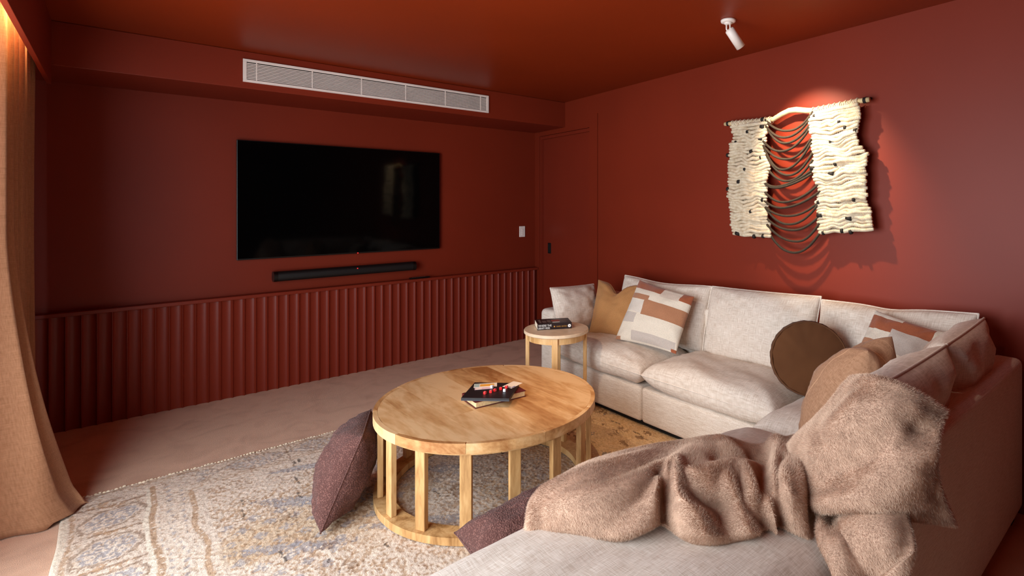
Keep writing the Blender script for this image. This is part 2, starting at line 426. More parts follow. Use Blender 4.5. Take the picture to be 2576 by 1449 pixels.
for k in range(54):
    o = bpy.data.objects.new('flute', fm); C.objects.link(o); o.parent = fw; o.location = (-.5305+FL*k+FL/2-.0015, 0, 0)
    if -.5305+FL*(k+1) > 3.455: bpy.data.objects.remove(o); break

# ================================================================ TELEVISION WALL FITTINGS
tv = empty('television', (1.507, 4.962, 1.5)); tag(tv, 'large wall-mounted flat black television, switched off', 'television')
box('housing', (-.818, .818, -.006, .022, -.463, .463), 'tv_black', tv, bev=.003)
box('wall_bracket', (-.3, .3, .0225, .0375, -.2, .2), 'matte_black', tv)
sc = box('screen', (-.812, .812, -.0085, -.0062, -.452, .457), 'tv_screen', tv); sc['label'] = 'glossy black screen'
box('standby_light', (.058, .066, -.0095, -.006, -.4615, -.457), 'led_red', tv)

sb = empty('soundbar', (1.499, 4.945, .892)); tag(sb, 'long black soundbar mounted beneath the television', 'soundbar')
def capsule_bar(name, x0, x1, hh, dd, mat, parent, bev):
    bm = bmesh.new(); bx(bm, x0, x1, -dd/2, dd/2, -hh/2, hh/2)
    es = [e for e in bm.edges if abs((e.verts[0].co-e.verts[1].co).x) > .01]
    bmesh.ops.bevel(bm, geom=es, offset=bev, segments=6, affect='EDGES', profile=.5)
    return frombm(name, bm, mat, parent, False)
capsule_bar('body', -.545, .545, .078, .09, 'matte_black', sb, .032)
capsule_bar('end_cap', -.573, -.546, .080, .092, 'tv_black', sb, .033); capsule_bar('end_cap', .546, .573, .080, .092, 'tv_black', sb, .033)
box('indicator_light', (.048, .054, -.047, -.0445, .018, .024), 'led_red', sb)
box('wall_bracket', (-.2, .2, .0455, .0545, -.02, .02), 'matte_black', sb)

rm = empty('remote_control', (2.12, 4.945, .7685), R(1)); tag(rm, 'slim black remote control lying on the wainscot ledge', 'remote')
box('case', (-.095, .095, -.018, .018, 0, .014), 'tv_black', rm, bev=.004)
for k in range(6): box('button', (-.07+.022*k, -.06+.022*k, -.005, .005, .0135, .0155), 'ink_grey', rm)

sw = empty('light_switch', (3.296, TVY-.001, 1.167)); tag(sw, 'small white light switch plate beside the door corner', 'switch')
box('plate', (-.036, .036, -.009, 0, -.059, .059), 'white_plastic', sw, bev=.004, seg=3)
for k in range(3): box('rocker', (-.008, .008, -.0125, -.008, .018-.024*k-.008, .018-.024*k+.008), 'white_plastic', sw, bev=.002)

vt = empty('air_vent', (0, 4.4, 0)); tag(vt, 'long white slotted air conditioning grille in the bulkhead', 'vent')
box('duct_shadow', (.665, 2.515, -.0035, -.001, 2.322, 2.445), 'gap_black', vt)
for b in ((.645, 2.533, -.014, -.001, 2.305, 2.323), (.645, 2.533, -.014, -.001, 2.444, 2.462), (.645, .666, -.014, -.001, 2.323, 2.444), (2.512, 2.533, -.014, -.001, 2.323, 2.444)):
    box('frame', b, 'white_metal', vt, bev=.002)
for k in range(11): box('slat', (.666, 2.512, -.011, -.004, 2.328+.0103*k, 2.3335+.0103*k), 'white_metal', vt)
for x_ in (.724, 1.072, 1.418, 1.765, 2.111, 2.451): box('mullion', (x_-.003, x_+.003, -.0125, -.004, 2.323, 2.444), 'white_metal', vt)

# ================================================================ CEILING SPOTS (the one over the hanging is seen; the rest are added fill)
def ceiling_spot(loc, aim, power, label, size=50, blend=.6, col=(1, .66, .38), group='white ceiling spotlights'):
    t = empty('ceiling_spotlight', loc); tag(t, label, 'spotlight', group)
    base = lathe('ceiling_plate', [(.030, -.016), (.041, -.012), (.043, -.001)], 'white_metal', t, 28)
    lathe('collar', [(.020, -.024), (.024, -.0165)], 'white_metal', t, 20)
    d = (Vector(aim)-Vector(loc)-Vector((0, 0, -.05))).normalized()
    q = d.to_track_quat('-Z', 'Y')
    L = .125; r_ = .0265
    piv = Vector((0, 0, -.045))
    for sgn in (-1, 1): tube('yoke_arm', [(.0, sgn*.012, -.022), (0, sgn*.012, -.05), piv+d*.02+Vector((0, sgn*.014, 0))], .0045, 'white_metal', t, 6)
    can = lathe('lamp_can', [(.020, .0), (r_, -.006), (r_, -L), (r_-.003, -L), (r_-.003, -L+.02)], 'white_metal', t, 28)
    can.location = piv+d*.008; can.rotation_mode = 'QUATERNION'; can.rotation_quaternion = q
    ln = lathe('lens', [(r_-.004, -L+.018), (r_-.004, -L+.016)], 'lamp_lens', can, 20)
    ld = bpy.data.lights.new('spot_beam', 'SPOT'); ld.energy = power; ld.spot_size = R(size); ld.spot_blend = blend; ld.shadow_soft_size = .02; ld.color = col
    lo = bpy.data.objects.new('spot_beam', ld); C.objects.link(lo); lo.parent = t
    lo.location = piv+d*(.008+L+.004); lo.rotation_mode = 'QUATERNION'; lo.rotation_quaternion = q
    return t
ceiling_spot((2.574, 1.798, CEIL-.001), (3.20, 1.60, 1.74), 135, 'white cylinder ceiling spotlight aimed at the woven wall hanging', size=66, blend=.9, col=(1, .79, .54))
ceiling_spot((1.32, 1.78, CEIL-.001), (2.06, 2.30, .0), 60, 'white cylinder fill spotlight added out of view, aimed past the coffee table at the rug and sofa', size=42, blend=1, col=(1, .70, .40))  # unseen lamp, added to brighten the rug between table and sofa
ceiling_spot((.42, 2.45, CEIL-.001), (2.5, 2.45, .1), 60, 'white cylinder fill spotlight added out of view by the curtain, aimed across at the sofa', size=52, blend=1, col=(1, .76, .52))  # unseen fill, added to lift the front of the sofa base
ceiling_spot((1.88, 1.30, CEIL-.001), (2.45, .72, .85), 16, 'white cylinder fill spotlight added out of view, aimed at the corner of the sofa', size=50, blend=1, col=(1, .8, .6))  # unseen fill, added to brighten the fronts of the corner back cushions

# ================================================================ CURTAIN
def curtain():
    ns, nz = 220, 90; y0, y1 = 3.50, 4.47
    V, UV = [], []
    zs = [2.47*(1-(j/nz)) for j in range(nz+1)]
    for j, z_ in enumerate(zs):
        for i in range(ns+1):
            t = i/ns; s_ = y0+(y1-y0)*t
            amp = .030+.014*noise.noise(Vector((s_*3, 0, 1.7)))
            ph = 2*math.pi*(s_-y0)/.098 + .8*noise.noise(Vector((s_*5, z_*.25, .3)))
            low = max(0, 1-z_/1.35)
            near = math.exp(-((s_-3.60)/.12)**2)
            x_ = -.365+amp*math.sin(ph)*(1-.55*low*near) + .012*noise.noise(Vector((s_*9, z_*.8, 4)))
            x_ += near*(.235*low**1.55)
            # the leading edge turns back towards the wall
            x_ -= .15*max(0, (3.545-s_)/.045)
            far = math.exp(-((s_-4.42)/.1)**2); x_ += far*.06*max(0, 1-z_/.35)**2
            y_ = s_ + .35*amp*math.cos(ph*1.0)*.6 + .03*low*near*math.sin(x_*30) + far*.10*max(0, 1-z_/.9)**1.5
            if z_ < .12 and near > .3:
                x_ += .03*(1-z_/.12)*near; y_ += .015*math.sin(s_*60)*(1-z_/.12)
            V.append((x_, y_, max(.020 if x_ > -.21 else .004, z_))); UV.append((s_*1.7, z_))
    F = [(j*(ns+1)+i, j*(ns+1)+i+1, (j+1)*(ns+1)+i+1, (j+1)*(ns+1)+i) for j in range(nz) for i in range(ns)]
    t = empty('curtain', (0, 0, 0)); tag(t, 'floor-length tan linen curtain gathered at the window, hem kicked into the room', 'curtain')
    c = mesh('drape', V, F, 'curtain_linen', t, True, UV)
    so = c.modifiers.new('thickness', 'SOLIDIFY'); so.thickness = .0025
    hem = [Vector(V[(nz-5)*(ns+1)+i])+Vector((0, 0, 0)) for i in range(0, ns+1, 1)]
    tube('hem_seam', hem, .0016, 'curtain_linen', t, 5)
    tube('curtain_track', [(-.365, 2.3, 2.49), (-.365, 4.39, 2.49)], .012, 'white_metal', t, 8)
curtain()

# ================================================================ RUG
def rug():
    x0, x1, y0, y1 = -.184, 2.72, 1.05, 3.742; st = .0055
    nx, ny = int((x1-x0)/st), int((y1-y0)/st)
    X, Y = np.meshgrid(np.linspace(x0, x1, nx+1), np.linspace(y0, y1, ny+1), indexing='ij')
    rr = np.random.default_rng(3)
    def vnoise(sc, seed):
        r2 = np.random.default_rng(seed); g = r2.random((int((x1-x0)*sc)+4, int((y1-y0)*sc)+4))
        a = (X-x0)*sc; b = (Y-y0)*sc; i = a.astype(int); j = b.astype(int); fa = a-i; fb = b-j
        fa = fa*fa*(3-2*fa); fb = fb*fb*(3-2*fb)
        return (g[i, j]*(1-fa)+g[i+1, j]*fa)*(1-fb)+(g[i, j+1]*(1-fa)+g[i+1, j+1]*fa)*fb
    n1, n2, n3, n4 = vnoise(3, 1), vnoise(14, 2), vnoise(60, 3), vnoise(140, 4)
    wob = (vnoise(5, 9)-.5)*.03; wob2 = (vnoise(6, 11)-.5)*.03
    x = X-x0+wob; y = y1-Y+wob2                      # measured from the left end and from the far long side
    cream = np.array(lin((234, 214, 196))); tan = np.array(lin((188, 148, 112))); blue = np.array(lin((164, 160, 166))); brn = np.array(lin((128, 92, 66))); blk = np.array(lin((52, 38, 34))); sand = np.array(lin((212, 178, 138)))
    col = np.broadcast_to(cream, X.shape+(3,)).copy()
    def mixm(mask, c, k=1.0):
        m = np.clip(mask, 0, 1)[..., None]*k; col[:] = col*(1-m)+c*m
    sm = lambda d, wd: np.clip(1-np.abs(d)/wd, 0, 1)
    jit = (n3-.5)
    # field: mottled sand areas and worn hatch rows
    rk = np.random.default_rng(77)
    ki = (np.floor((Y-y0)/.0125)).astype(int); kj = (np.floor((X-x0+.004*(ki % 2))/.0085)).astype(int)
    knot = rk.random((ki.max()+2, kj.max()+2))[ki, kj]           # one tone per knot
    kn2 = rk.random((ki.max()+2, kj.max()+2))[ki, kj]
    jit = jit*.6+(knot-.5)*.7
    mixm(np.clip((n1-.55)*4, 0, 1), sand, .55)
    fieldm = ((x > .52) & (y > .30)).astype(float)
    # short tan stitches standing in rows, thick in some areas and thin in others
    dens = np.clip(.16+.55*(vnoise(5, 21)-.35), .05, .5)
    mixm((knot < dens)*fieldm, tan, .62)
    zig = np.abs(((y*1.0+x*.45+.02*np.sin(x*40))/.075) % 1-.5)*2
    mixm((zig < .30)*(n1 > .42)*fieldm*(kn2 > .45), tan, .55)
    # rows of small blue-grey lozenges
    u = (x-1.03)/.105; v = (y-.75)/.082; row = np.floor(v); uu = u+.5*(row % 2)
    fu = (uu % 1)-.5; fv = (v % 1)-.5
    loz = (np.abs(fu)*2.6+np.abs(fv)*2.2+jit*.8) < .78
    zone = ((vnoise(1.6, 31) > .42))*fieldm
    mixm(loz*zone*(y > .75)*(kn2 > .2), blue, .62)
    mixm((np.abs(np.abs(fu)*2.6+np.abs(fv)*2.2-1.1) < .15)*zone*(kn2 > .6), tan, .55)
    # larger leaf shaped patches
    for (lx, ly, ln_, wd, an) in [(.92, .80, .26, .045, 35), (1.18, .62, .20, .035, 32), (.75, 1.15, .22, .04, 30), (1.5, .9, .2, .04, 35), (1.25, 1.35, .24, .04, 32), (1.75, 1.55, .2, .05, 40), (2.1, 1.0, .18, .045, 30), (2.3, 1.6, .2, .05, 30), (1.0, .42, .2, .028, 20), (1.55, .5, .2, .03, 25), (.8, 1.6, .24, .05, 35), (2.45, .7, .12, .05, 0), (2.5, 1.2, .12, .05, 0)]:
        ca, sa = math.cos(R(an)), math.sin(R(an)); dx = (x-lx)*ca+(y-ly)*sa; dy = -(x-lx)*sa+(y-ly)*ca
        e = (dx/ln_)**2+(dy/wd)**2+jit*1.3
        mixm((e < 1)*(kn2 > .12), blue, .68); mixm((e > 1)*(e < 1.5)*(knot > .6), brn, .3)
    # greyer, busier ground beneath and beyond the table
    gz = np.clip(1.2-np.hypot(x-1.75, (y-1.25))/.55, 0, 1)
    mixm(gz*(knot > .45), np.array(lin((166, 156, 150))), .6); mixm(gz*(kn2 > .78), brn, .6)
    # warm spotlight glow painted in gold over the sofa end, then brown motifs
    gd = np.clip((x-1.95)/.35, 0, 1)
    mixm(gd, np.array(lin((230, 192, 140))), .75); mixm(gd*(knot > .86), tan, .6)
    for k in range(80):
        lx, ly = rr.uniform(.6, 2.85), rr.uniform(.35, 2.6); r_ = rr.uniform(.025, .055)
        e = (np.abs(x-lx)+np.abs(y-ly)*1.3)/r_+jit*1.4
        mixm((e < 1)*(kn2 > .25), (blue*.8 if k % 2 and lx > 2 else brn) if k % 3 == 0 or lx > 2 else tan, .5)
    for k in range(70):
        lx, ly = rr.uniform(2.0, 2.8), rr.uniform(.6, 2.2); r_ = rr.uniform(.022, .05)
        e = (np.abs(x-lx)*1.5+np.abs(y-ly))/r_+jit*1.1
        mixm((e < 1)*(kn2 > .18)*gd, (brn*.8, blue*.55, brn)[k % 3], .72)
    # black broken stitches
    for k in range(60):
        lx, ly = rr.uniform(.55, 2.7), rr.uniform(.3, 2.5); L = rr.uniform(.015, .06)
        mixm((np.abs(x-lx+jit*.01) < .006)*(np.abs(y-ly) < L)*(knot > .35), blk, .75)
    # long-side border: crossing brown lines with blue lens fills
    bz = (y < .27)
    ph = np.sin(x*2*np.pi/.62); lens = np.abs(y-.13) < .085*np.abs(ph)
    mixm(bz*1.0, cream, .7)
    mixm(bz*lens*(kn2 > .35), blue, .5); mixm(bz*(knot < .22), tan, .5)
    for off in (0, .31): mixm(sm(y-.13-.095*np.sin((x+off)*2*np.pi/.62), .010)*bz*(kn2 > .15), brn, .62)
    for yy in (.235, .262, .035): mixm(sm(y-yy, .008)*bz*(kn2 > .2), tan, .7)
    mixm(sm((x*1.0) % .62-.31, .006)*bz, brn, .6)
    # end border: light and dark rules, band of hexagon medallions, dotted band
    eb = x < .50
    mixm(eb*(y > .05), cream, .85); mixm(eb*(knot < .18)*(y > .05), tan, .4)
    mixm((x < .018), np.array(lin((240, 224, 204))), 1); mixm((x > .022)*(x < .040)*(kn2 > .2), tan, .6)
    cell = .30; cy = ((y-.18) % cell)-cell/2; xs_ = x+cy*.25
    hexd = np.maximum(np.abs(cy)/.115, (np.abs(cy)*.62/.115+np.abs(xs_-.165)/.105)*.72)+jit*.10
    band = (x > .045)*(x < .29)*(y > .12)
    mixm((hexd < .70)*band*(kn2 > .32), blue, .72); mixm((hexd < .6)*band*(knot > .72), cream, .9)
    mixm((np.abs(hexd-.86) < .075)*band*(kn2 > .12), brn, .55)
    mixm((np.abs(np.abs(cy)-cell/2) < .009)*band*(kn2 > .1), brn, .6)
    mixm(((np.abs(xs_-.165)*.9+np.abs(np.abs(cy)-cell/2)) < .045+jit*.05)*band*(kn2 > .3), tan, .7)
    mixm((x > .29)*(x < .308)*(y > .1), np.array(lin((242, 226, 206))), 1)
    mixm((x > .308)*(x < .332)*(y > .1)*(kn2 > .1), tan, .7)
    dots = (np.sin((x+y*.6)*2*np.pi/.07)*np.sin((y-x*.5)*2*np.pi/.11)) > .5
    mixm(dots*(x > .34)*(x < .44)*(y > .15)*(kn2 > .3), blue, .6)
    mixm((x > .460+.006*np.sin(y*17))*(x < .482+.006*np.sin(y*17))*(y > .27)*(kn2 > .1), tan, .7)
    col *= (.90+.20*n4+.10*(knot-.5))[..., None]
    # relief: rows of knots
    fy = ((Y-y0)/.0125) % 1; Z = .0055+.0022*np.sin(np.pi*fy)+.003*knot+.0025*n4+.004*(n2-.5)
    rim = np.minimum(np.minimum(X-x0, x1-X), np.minimum(Y-y0, y1-Y)); Z = np.where(rim < .004, .002, Z)
    ex = (vnoise(4, 55)-.5)*.02
    XX = X+ex*np.clip(1-(X-x0)/.1, 0, 1); YY = Y+(vnoise(4, 56)-.5)*.022*np.clip(1-(y1-Y)/.1, 0, 1)
    co = np.stack([XX, YY, Z], -1).reshape(-1, 3).astype(np.float32)
    i, j = np.meshgrid(np.arange(nx), np.arange(ny), indexing='ij'); a = (i*(ny+1)+j)
    q = np.stack([a, a+ny+1, a+ny+2, a+1], -1).reshape(-1, 4).astype(np.int32)
    me = bpy.data.meshes.new('rug'); me.vertices.add(len(co)); me.vertices.foreach_set('co', co.ravel())
    me.loops.add(q.size); me.loops.foreach_set('vertex_index', q.ravel()); me.polygons.add(len(q)); me.polygons.foreach_set('loop_start', np.arange(0, q.size, 4, dtype=np.int32))
    me.update(calc_edges=True); me.polygons.foreach_set('use_smooth', np.ones(len(q), dtype=bool))
    ca = me.color_attributes.new('Col', 'FLOAT_COLOR', 'POINT'); rgba = np.concatenate([col.reshape(-1, 3), np.ones((len(co), 1))], 1).astype(np.float32)
    ca.data.foreach_set('color', rgba.ravel())
    root = empty('area_rug', (0, 0, 0)); tag(root, 'large worn cream rug with blue-grey and tan tribal pattern', 'rug')
    link('woven_field', me, 'rug_wool', root)
    # bobbled selvedge tufts along the far long side
    tm = bmesh.new(); bmesh.ops.create_icosphere(tm, subdivisions=1, radius=.0075)
    tme = bpy.data.meshes.new('tuft'); tm.to_mesh(tme); tm.free(); tme.materials.append(MATS['rope']); tme.polygons.foreach_set('use_smooth', [True]*len(tme.polygons))
    V, F = [], []
    tv_ = [v.co.copy() for v in tme.vertices]; tf = [tuple(p.vertices) for p in tme.polygons]
    for k in range(190):
        cx = x0+(k+.5)*(x1-x0)/190; cy = y1+rr.uniform(-.006, .006); s_ = rr.uniform(.6, 1.25); n0 = len(V)
        V += [(cx+v.x*s_*1.2, cy+v.y*s_, .008+v.z*s_*.8) for v in tv_]; F += [tuple(n0+a_ for a_ in f) for f in tf]
    bpy.data.meshes.remove(tme)
    o = mesh('selvedge', V, F, 'rope', root, True); o['kind'] = 'stuff'
rug()

# ================================================================ COFFEE TABLE
TC = (1.458, 2.527)
def coffee_table():
    t = empty('coffee_table', (TC[0], TC[1], .0155)); tag(t, 'round mango wood coffee table on a ring base of upright slats', 'coffee table')
    RT = .562; z1 = .436; z0 = z1-.045
    top = empty('tabletop'); top.parent = t
    def arc(r, a0, a1, n): return [(r*math.cos(a0+(a1-a0)*k/n), r*math.sin(a0+(a1-a0)*k/n)) for k in range(n+1)]
    # boards running away from the viewer (local y), clipped by the circle
    Ri = RT-.0215; edges = [-Ri, -.42, -.28, -.15, -.02, .12, .26, .40, Ri]
    for k in range(len(edges)-1):
        a, b = edges[k]+.0002, edges[k+1]-.0002
        ym = [math.sqrt(max(0, Ri*Ri-x_*x_)) for x_ in np.linspace(a, b, 9)]
        xs = np.linspace(a, b, 9)
        cut = .12*math.sin(k*2.3)
        if k in (2, 4, 5):
            hi_ = [(x_, y_) for x_, y_ in zip(xs, ym)]; lo_ = [(x_, -y_) for x_, y_ in zip(xs, ym)]
            hull_prism('board', [(a, cut+.0002), (b, cut+.0002)]+hi_[::-1], z0+.02, z1, 'mango_wood', top)
            hull_prism('board', lo_+[(b, cut-.0002), (a, cut-.0002)], z0+.02, z1, 'mango_wood', top)
        else:
            hull_prism('board', [(x_, -y_) for x_, y_ in zip(xs, ym)]+[(x_, y_) for x_, y_ in zip(xs[::-1], ym[::-1])], z0+.02, z1, 'mango_wood', top)
    for k in range(10):
        a0 = 2*math.pi*k/10+.25; a1 = a0+2*math.pi/10-.002
        hull_prism('rim_segment', arc(RT, a0, a1, 10)+arc(Ri+.0004, a1, a0, 10), z0, z1+.0002, 'mango_wood', top, .003)
    for k in range(6):
        a0 = 2*math.pi*k/6+.1; a1 = a0+2*math.pi/6-.002
        hull_prism('base_segment', arc(.560, a0, a1, 14)+arc(.472, a1, a0, 14), 0, .034, 'leg_wood', t, .003)
        hull_prism('apron_segment', arc(.545, a0, a1, 14)+arc(.50, a1, a0, 14), z0-.012, z0, 'leg_wood', t)
    bm = bmesh.new(); bx(bm, -.0135, .0135, -.0255, .0255, .034, z0-.002, bev=.002, seg=1); me = bpy.data.meshes.new('leg'); bm.to_mesh(me); bm.free(); me.materials.append(MATS['leg_wood'])
    for k in range(16):
        a = R(4.75+22.5*k); o = bpy.data.objects.new('leg', me); C.objects.link(o); o.parent = t
        o.location = (.528*math.cos(a), .528*math.sin(a), 0); o.rotation_euler = (0, 0, a)
coffee_table()
TTOP = .0155+.4368

# things on the coffee table
bk = empty('old_book', (1.468, 2.487, TTOP), R(-3)); tag(bk, 'worn red hardback book under the black game board on the coffee table', 'book')
bk.rotation_euler = (0, 0, R(-5))
box('lower_cover', (-.142, .142, -.082, .082, 0, .003), 'oxblood_cover', bk)
box('upper_cover', (-.142, .142, -.082, .082, .029, .032), 'oxblood_cover', bk)
box('page_block', (-.136, .138, -.079, .079, .003, .029), 'page_edge', bk, bev=.002)
box('spine', (-.142, .142, .079, .083, 0, .032), 'oxblood_cover', bk)
gb = empty('game_board', (1.448, 2.483, TTOP+.0322), R(-45)); tag(gb, 'square black folded game board resting on the red book', 'game board')
box('panel', (-.122, .122, -.118, .118, .0075, .0145), 'black_board', gb, bev=.001); box('panel', (-.122, .122, -.118, .118, 0, .007), 'board_edge', gb, bev=.001)
GZ = TTOP+.0322+.0147
def card(cx, cy, rz, w_, h_, mat, label, bands, z_):
    t = empty('playing_card', (cx, cy, z_), rz); tag(t, label, 'card')
    box('card_face', (-w_/2, w_/2, -h_/2, h_/2, 0, .0009), mat, t)
    for b, m_ in bands: box('printed_band', (b[0], b[1], b[2], b[3], .0009, .0011), m_, t)
card(1.440, 2.548, R(-28), .092, .062, 'card_pink', 'pale pink card at the bottom of the fan on the game board', [((-.04, -.01, -.028, -.008), 'card_cream')], GZ)
card(1.462, 2.566, R(-32), .120, .060, 'card_cream', 'cream card with an orange banner, top of the fan on the game board', [((-.028, .045, -.018, .016), 'card_orange'), ((-.058, -.032, -.027, .027), 'card_green')], GZ+.0013)
card(1.575, 2.478, R(20), .095, .062, 'card_cream', 'cream card with blue corner stripes on the right of the game board', [((-.042, -.012, -.029, -.022), 'card_blue'), ((-.045, -.036, -.02, .018), 'card_blue')], GZ)
def dice(x_, y_, a, mat, label, grp, z_=GZ):
    t = empty('dice', (x_, y_, z_), a); tag(t, label, 'dice', grp)
    box('cube', (-.0068, .0068, -.0068, .0068, 0, .0136), mat, t, bev=.0018, seg=2)
    pm = 'white_dice' if mat == 'red_plastic' else 'tie_black'
    for px_, py_ in ((-.003, -.003), (.003, .003), (0, 0)): box('pip', (px_-.001, px_+.001, py_-.001, py_+.001, .0135, .0139), pm, t)
    for px_ in (-.003, .003): box('pip', (px_-.001, px_+.001, -.0071, -.0067, .0055, .0078), pm, t)
dice(1.394, 2.452, .4, 'red_plastic', 'red dice nearest the left front edge of the game board', 'dice on the game board')
dice(1.424, 2.448, .9, 'red_plastic', 'red dice second from the left in the row on the game board', 'dice on the game board')
dice(1.451, 2.452, .2, 'red_plastic', 'red dice in the middle of the row, below the white dice on the cards', 'dice on the game board')
dice(1.486, 2.453, 1.1, 'red_plastic', 'red dice fourth along, left of the front white dice', 'dice on the game board')
dice(1.521, 2.452, .5, 'red_plastic', 'red dice farthest right, beside the blue striped card', 'dice on the game board')
dice(1.470, 2.512, .3, 'white_dice', 'white dice at the back on the edge of the cards', 'dice on the game board', GZ)
dice(1.488, 2.418, .7, 'white_dice', 'white dice standing alone at the front of the board', 'dice on the game board')

# ================================================================ SIDE TABLE AND BOOK
st_ = empty('side_table', (2.25, 2.985, 0)); tag(st_, 'small round side table with pale stone top and light wood legs', 'side table')
lathe('stone_top', [(.216, .588), (.222, .592), (.222, .607), (.219, .611)], 'stone', st_, 64, False)
def ring(name, r0, r1, z0, z1, mat, parent, seg=48, a0=0, a1=2*math.pi):
    V, F = [], []
    for k in range(seg+1):
        a = a0+(a1-a0)*k/seg
        for r_, z_ in ((r0, z0), (r1, z0), (r1, z1), (r0, z1)): V.append((r_*math.cos(a), r_*math.sin(a), z_))
    for k in range(seg):
        for m_ in range(4): F.append((k*4+m_, k*4+(m_+1) % 4, k*4+4+(m_+1) % 4, k*4+4+m_))
    F.append((0, 3, 2, 1)); F.append(tuple(seg*4+i for i in range(4)))
    return mesh(name, V, F, mat, parent)
for k in range(4): ring('apron', .182, .198, .545, .588, 'side_wood', st_, 12, R(50+90*k+4), R(140+90*k-4))
bm = bmesh.new(); bx(bm, -.013, .013, -.020, .020, .0155, .588, bev=.002, seg=1); lm = bpy.data.meshes.new('leg'); bm.to_mesh(lm); bm.free(); lm.materials.append(MATS['side_wood'])
for k in range(4):
    a = R(50+90*k); o = bpy.data.objects.new('leg', lm); C.objects.link(o); o.parent = st_; o.location = (.197*math.cos(a), .197*math.sin(a), .0); o.rotation_euler = (0, 0, a)
for k in range(2): box('cross_brace', (-.19, .19, -.009, .009, .10+.02*k, .118+.02*k), 'side_wood', st_, bev=.002).rotation_euler = (0, 0, R(50+90*k))

def text_part(name, s, size, mat, parent, loc, rot, ext=.0004, sx=1):
    cu = bpy.data.curves.new(name, 'FONT'); cu.body = s; cu.size = size; cu.extrude = ext; cu.align_x = 'LEFT'; cu.align_y = 'BOTTOM_BASELINE'
    o = bpy.data.objects.new(name, cu); C.objects.link(o); dg = bpy.context.evaluated_depsgraph_get(); dg.update()
    me = bpy.data.meshes.new_from_object(o.evaluated_get(dg)); bpy.data.objects.remove(o)
    p = link(name, me, mat, parent); p.location = loc; p.rotation_euler = rot; p.scale = (sx, 1, 1); return p
nb = empty('paperback_novel', (2.258, 3.035, .6115), R(-28)); tag(nb, 'thick black paperback novel with white spine lettering on the side table', 'book')
bw, bd, bh = .118, .075, .042
box('page_block', (-bw+.001, bw-.001, -bd+.002, bd-.002, .002, bh-.002), 'paper', nb)
box('front_cover', (-bw, bw, -bd, bd, 0, .002), 'cover_dark', nb); tc_ = box('back_cover', (-bw, bw, -bd, bd, bh-.002, bh), 'cover_dark', nb)
sp = box('spine', (-bw, bw, -bd-.002, -bd+.002, 0, bh), 'cover_dark', nb)
text_part('title_lettering', 'WHERE THE', .0195, 'ink_white', sp, (-bw+.006, -bd-.0021, .0215), (R(90), 0, 0), sx=.85)
text_part('title_lettering', 'LIBRARY HIDES', .0185, 'ink_white', sp, (-bw+.003, -bd-.0021, .0045), (R(90), 0, 0), sx=.66)
text_part('author_lettering', 'ISABEL IBA\u00d1EZ', .0125, 'ink_gold', sp, (.012, -bd-.0021, .0145), (R(90), 0, 0), sx=.88)
bm = bmesh.new(); bmesh.ops.create_cone(bm, cap_ends=True, segments=8, radius1=.005, radius2=.005, depth=.001, matrix=Matrix.Translation((-.002, -bd-.0022, .019)) @ Matrix.Rotation(R(90), 4, 'X')); frombm('sun_mark', bm, 'ink_gold', sp)
bm = bmesh.new(); bmesh.ops.create_cone(bm, cap_ends=True, segments=20, radius1=.011, radius2=.011, depth=.001, matrix=Matrix.Translation((bw-.016, -bd-.0022, .020)) @ Matrix.Rotation(R(90), 4, 'X')); em = frombm('publisher_emblem', bm, 'ink_white', sp)
bm = bmesh.new(); bmesh.ops.create_cone(bm, cap_ends=True, segments=8, radius1=.0045, radius2=.002, depth=.0012, matrix=Matrix.Translation((bw-.014, -bd-.0025, .0195)) @ Matrix.Rotation(R(90), 4, 'X')); frombm('emblem_figure', bm, 'cover_dark', em)
for (a, b, c, d, m_) in ((-.10, -.085, -.05, .05, 'ink_grey'), (-.078, -.05, -.045, .02, 'ink_grey'), (-.043, -.02, -.04, .03, 'ink_grey'), (-.012, .045, .012, .028, 'ink_red'), (-.012, .045, -.02, .004, 'ink_red'), (-.01, .04, -.05, -.035, 'ink_white'), (.052, .07, -.03, .04, 'ink_grey'), (.076, .092, -.02, .05, 'ink_grey')):
    box('printed_blurb', (a, b, c, d, bh, bh+.0003), m_, tc_)

# ================================================================ SOFA
sofa = empty('sectional_sofa', (2.5, 1.4, 0)); tag(sofa, 'L-shaped oatmeal linen sectional sofa with loose seat and back cushions', 'sofa')
def sp_(o):
    o.parent = sofa; o.location = Vector(o.location)-Vector(sofa.location); return o
def sbox(name, b, mat='linen_base', bev=.03, seg=4):
    cx, cy = (b[0]+b[1])/2, (b[2]+b[3])/2
    o = box(name, (b[0]-cx, b[1]-cx, b[2]-cy, b[3]-cy, b[4], b[5]), mat, None, bev, seg, True); o.location = (cx, cy, 0); return sp_(o)
# leg A along the wall
sbox('base_module', (2.53, 3.06, 2.452, 3.41, .045, .275)); sbox('base_module', (2.53, 3.06, 1.43, 2.446, .045, .275))
sbox('arm', (2.53, 3.14, 3.405, 3.58, .045, .63), bev=.05, seg=5)
sbox('back_frame', (3.03, 3.13, .70, 3.40, .045, .74), bev=.03)
sbox('plinth', (2.57, 3.05, 1.44, 3.55, .0155, .06), 'gap_black', .0)
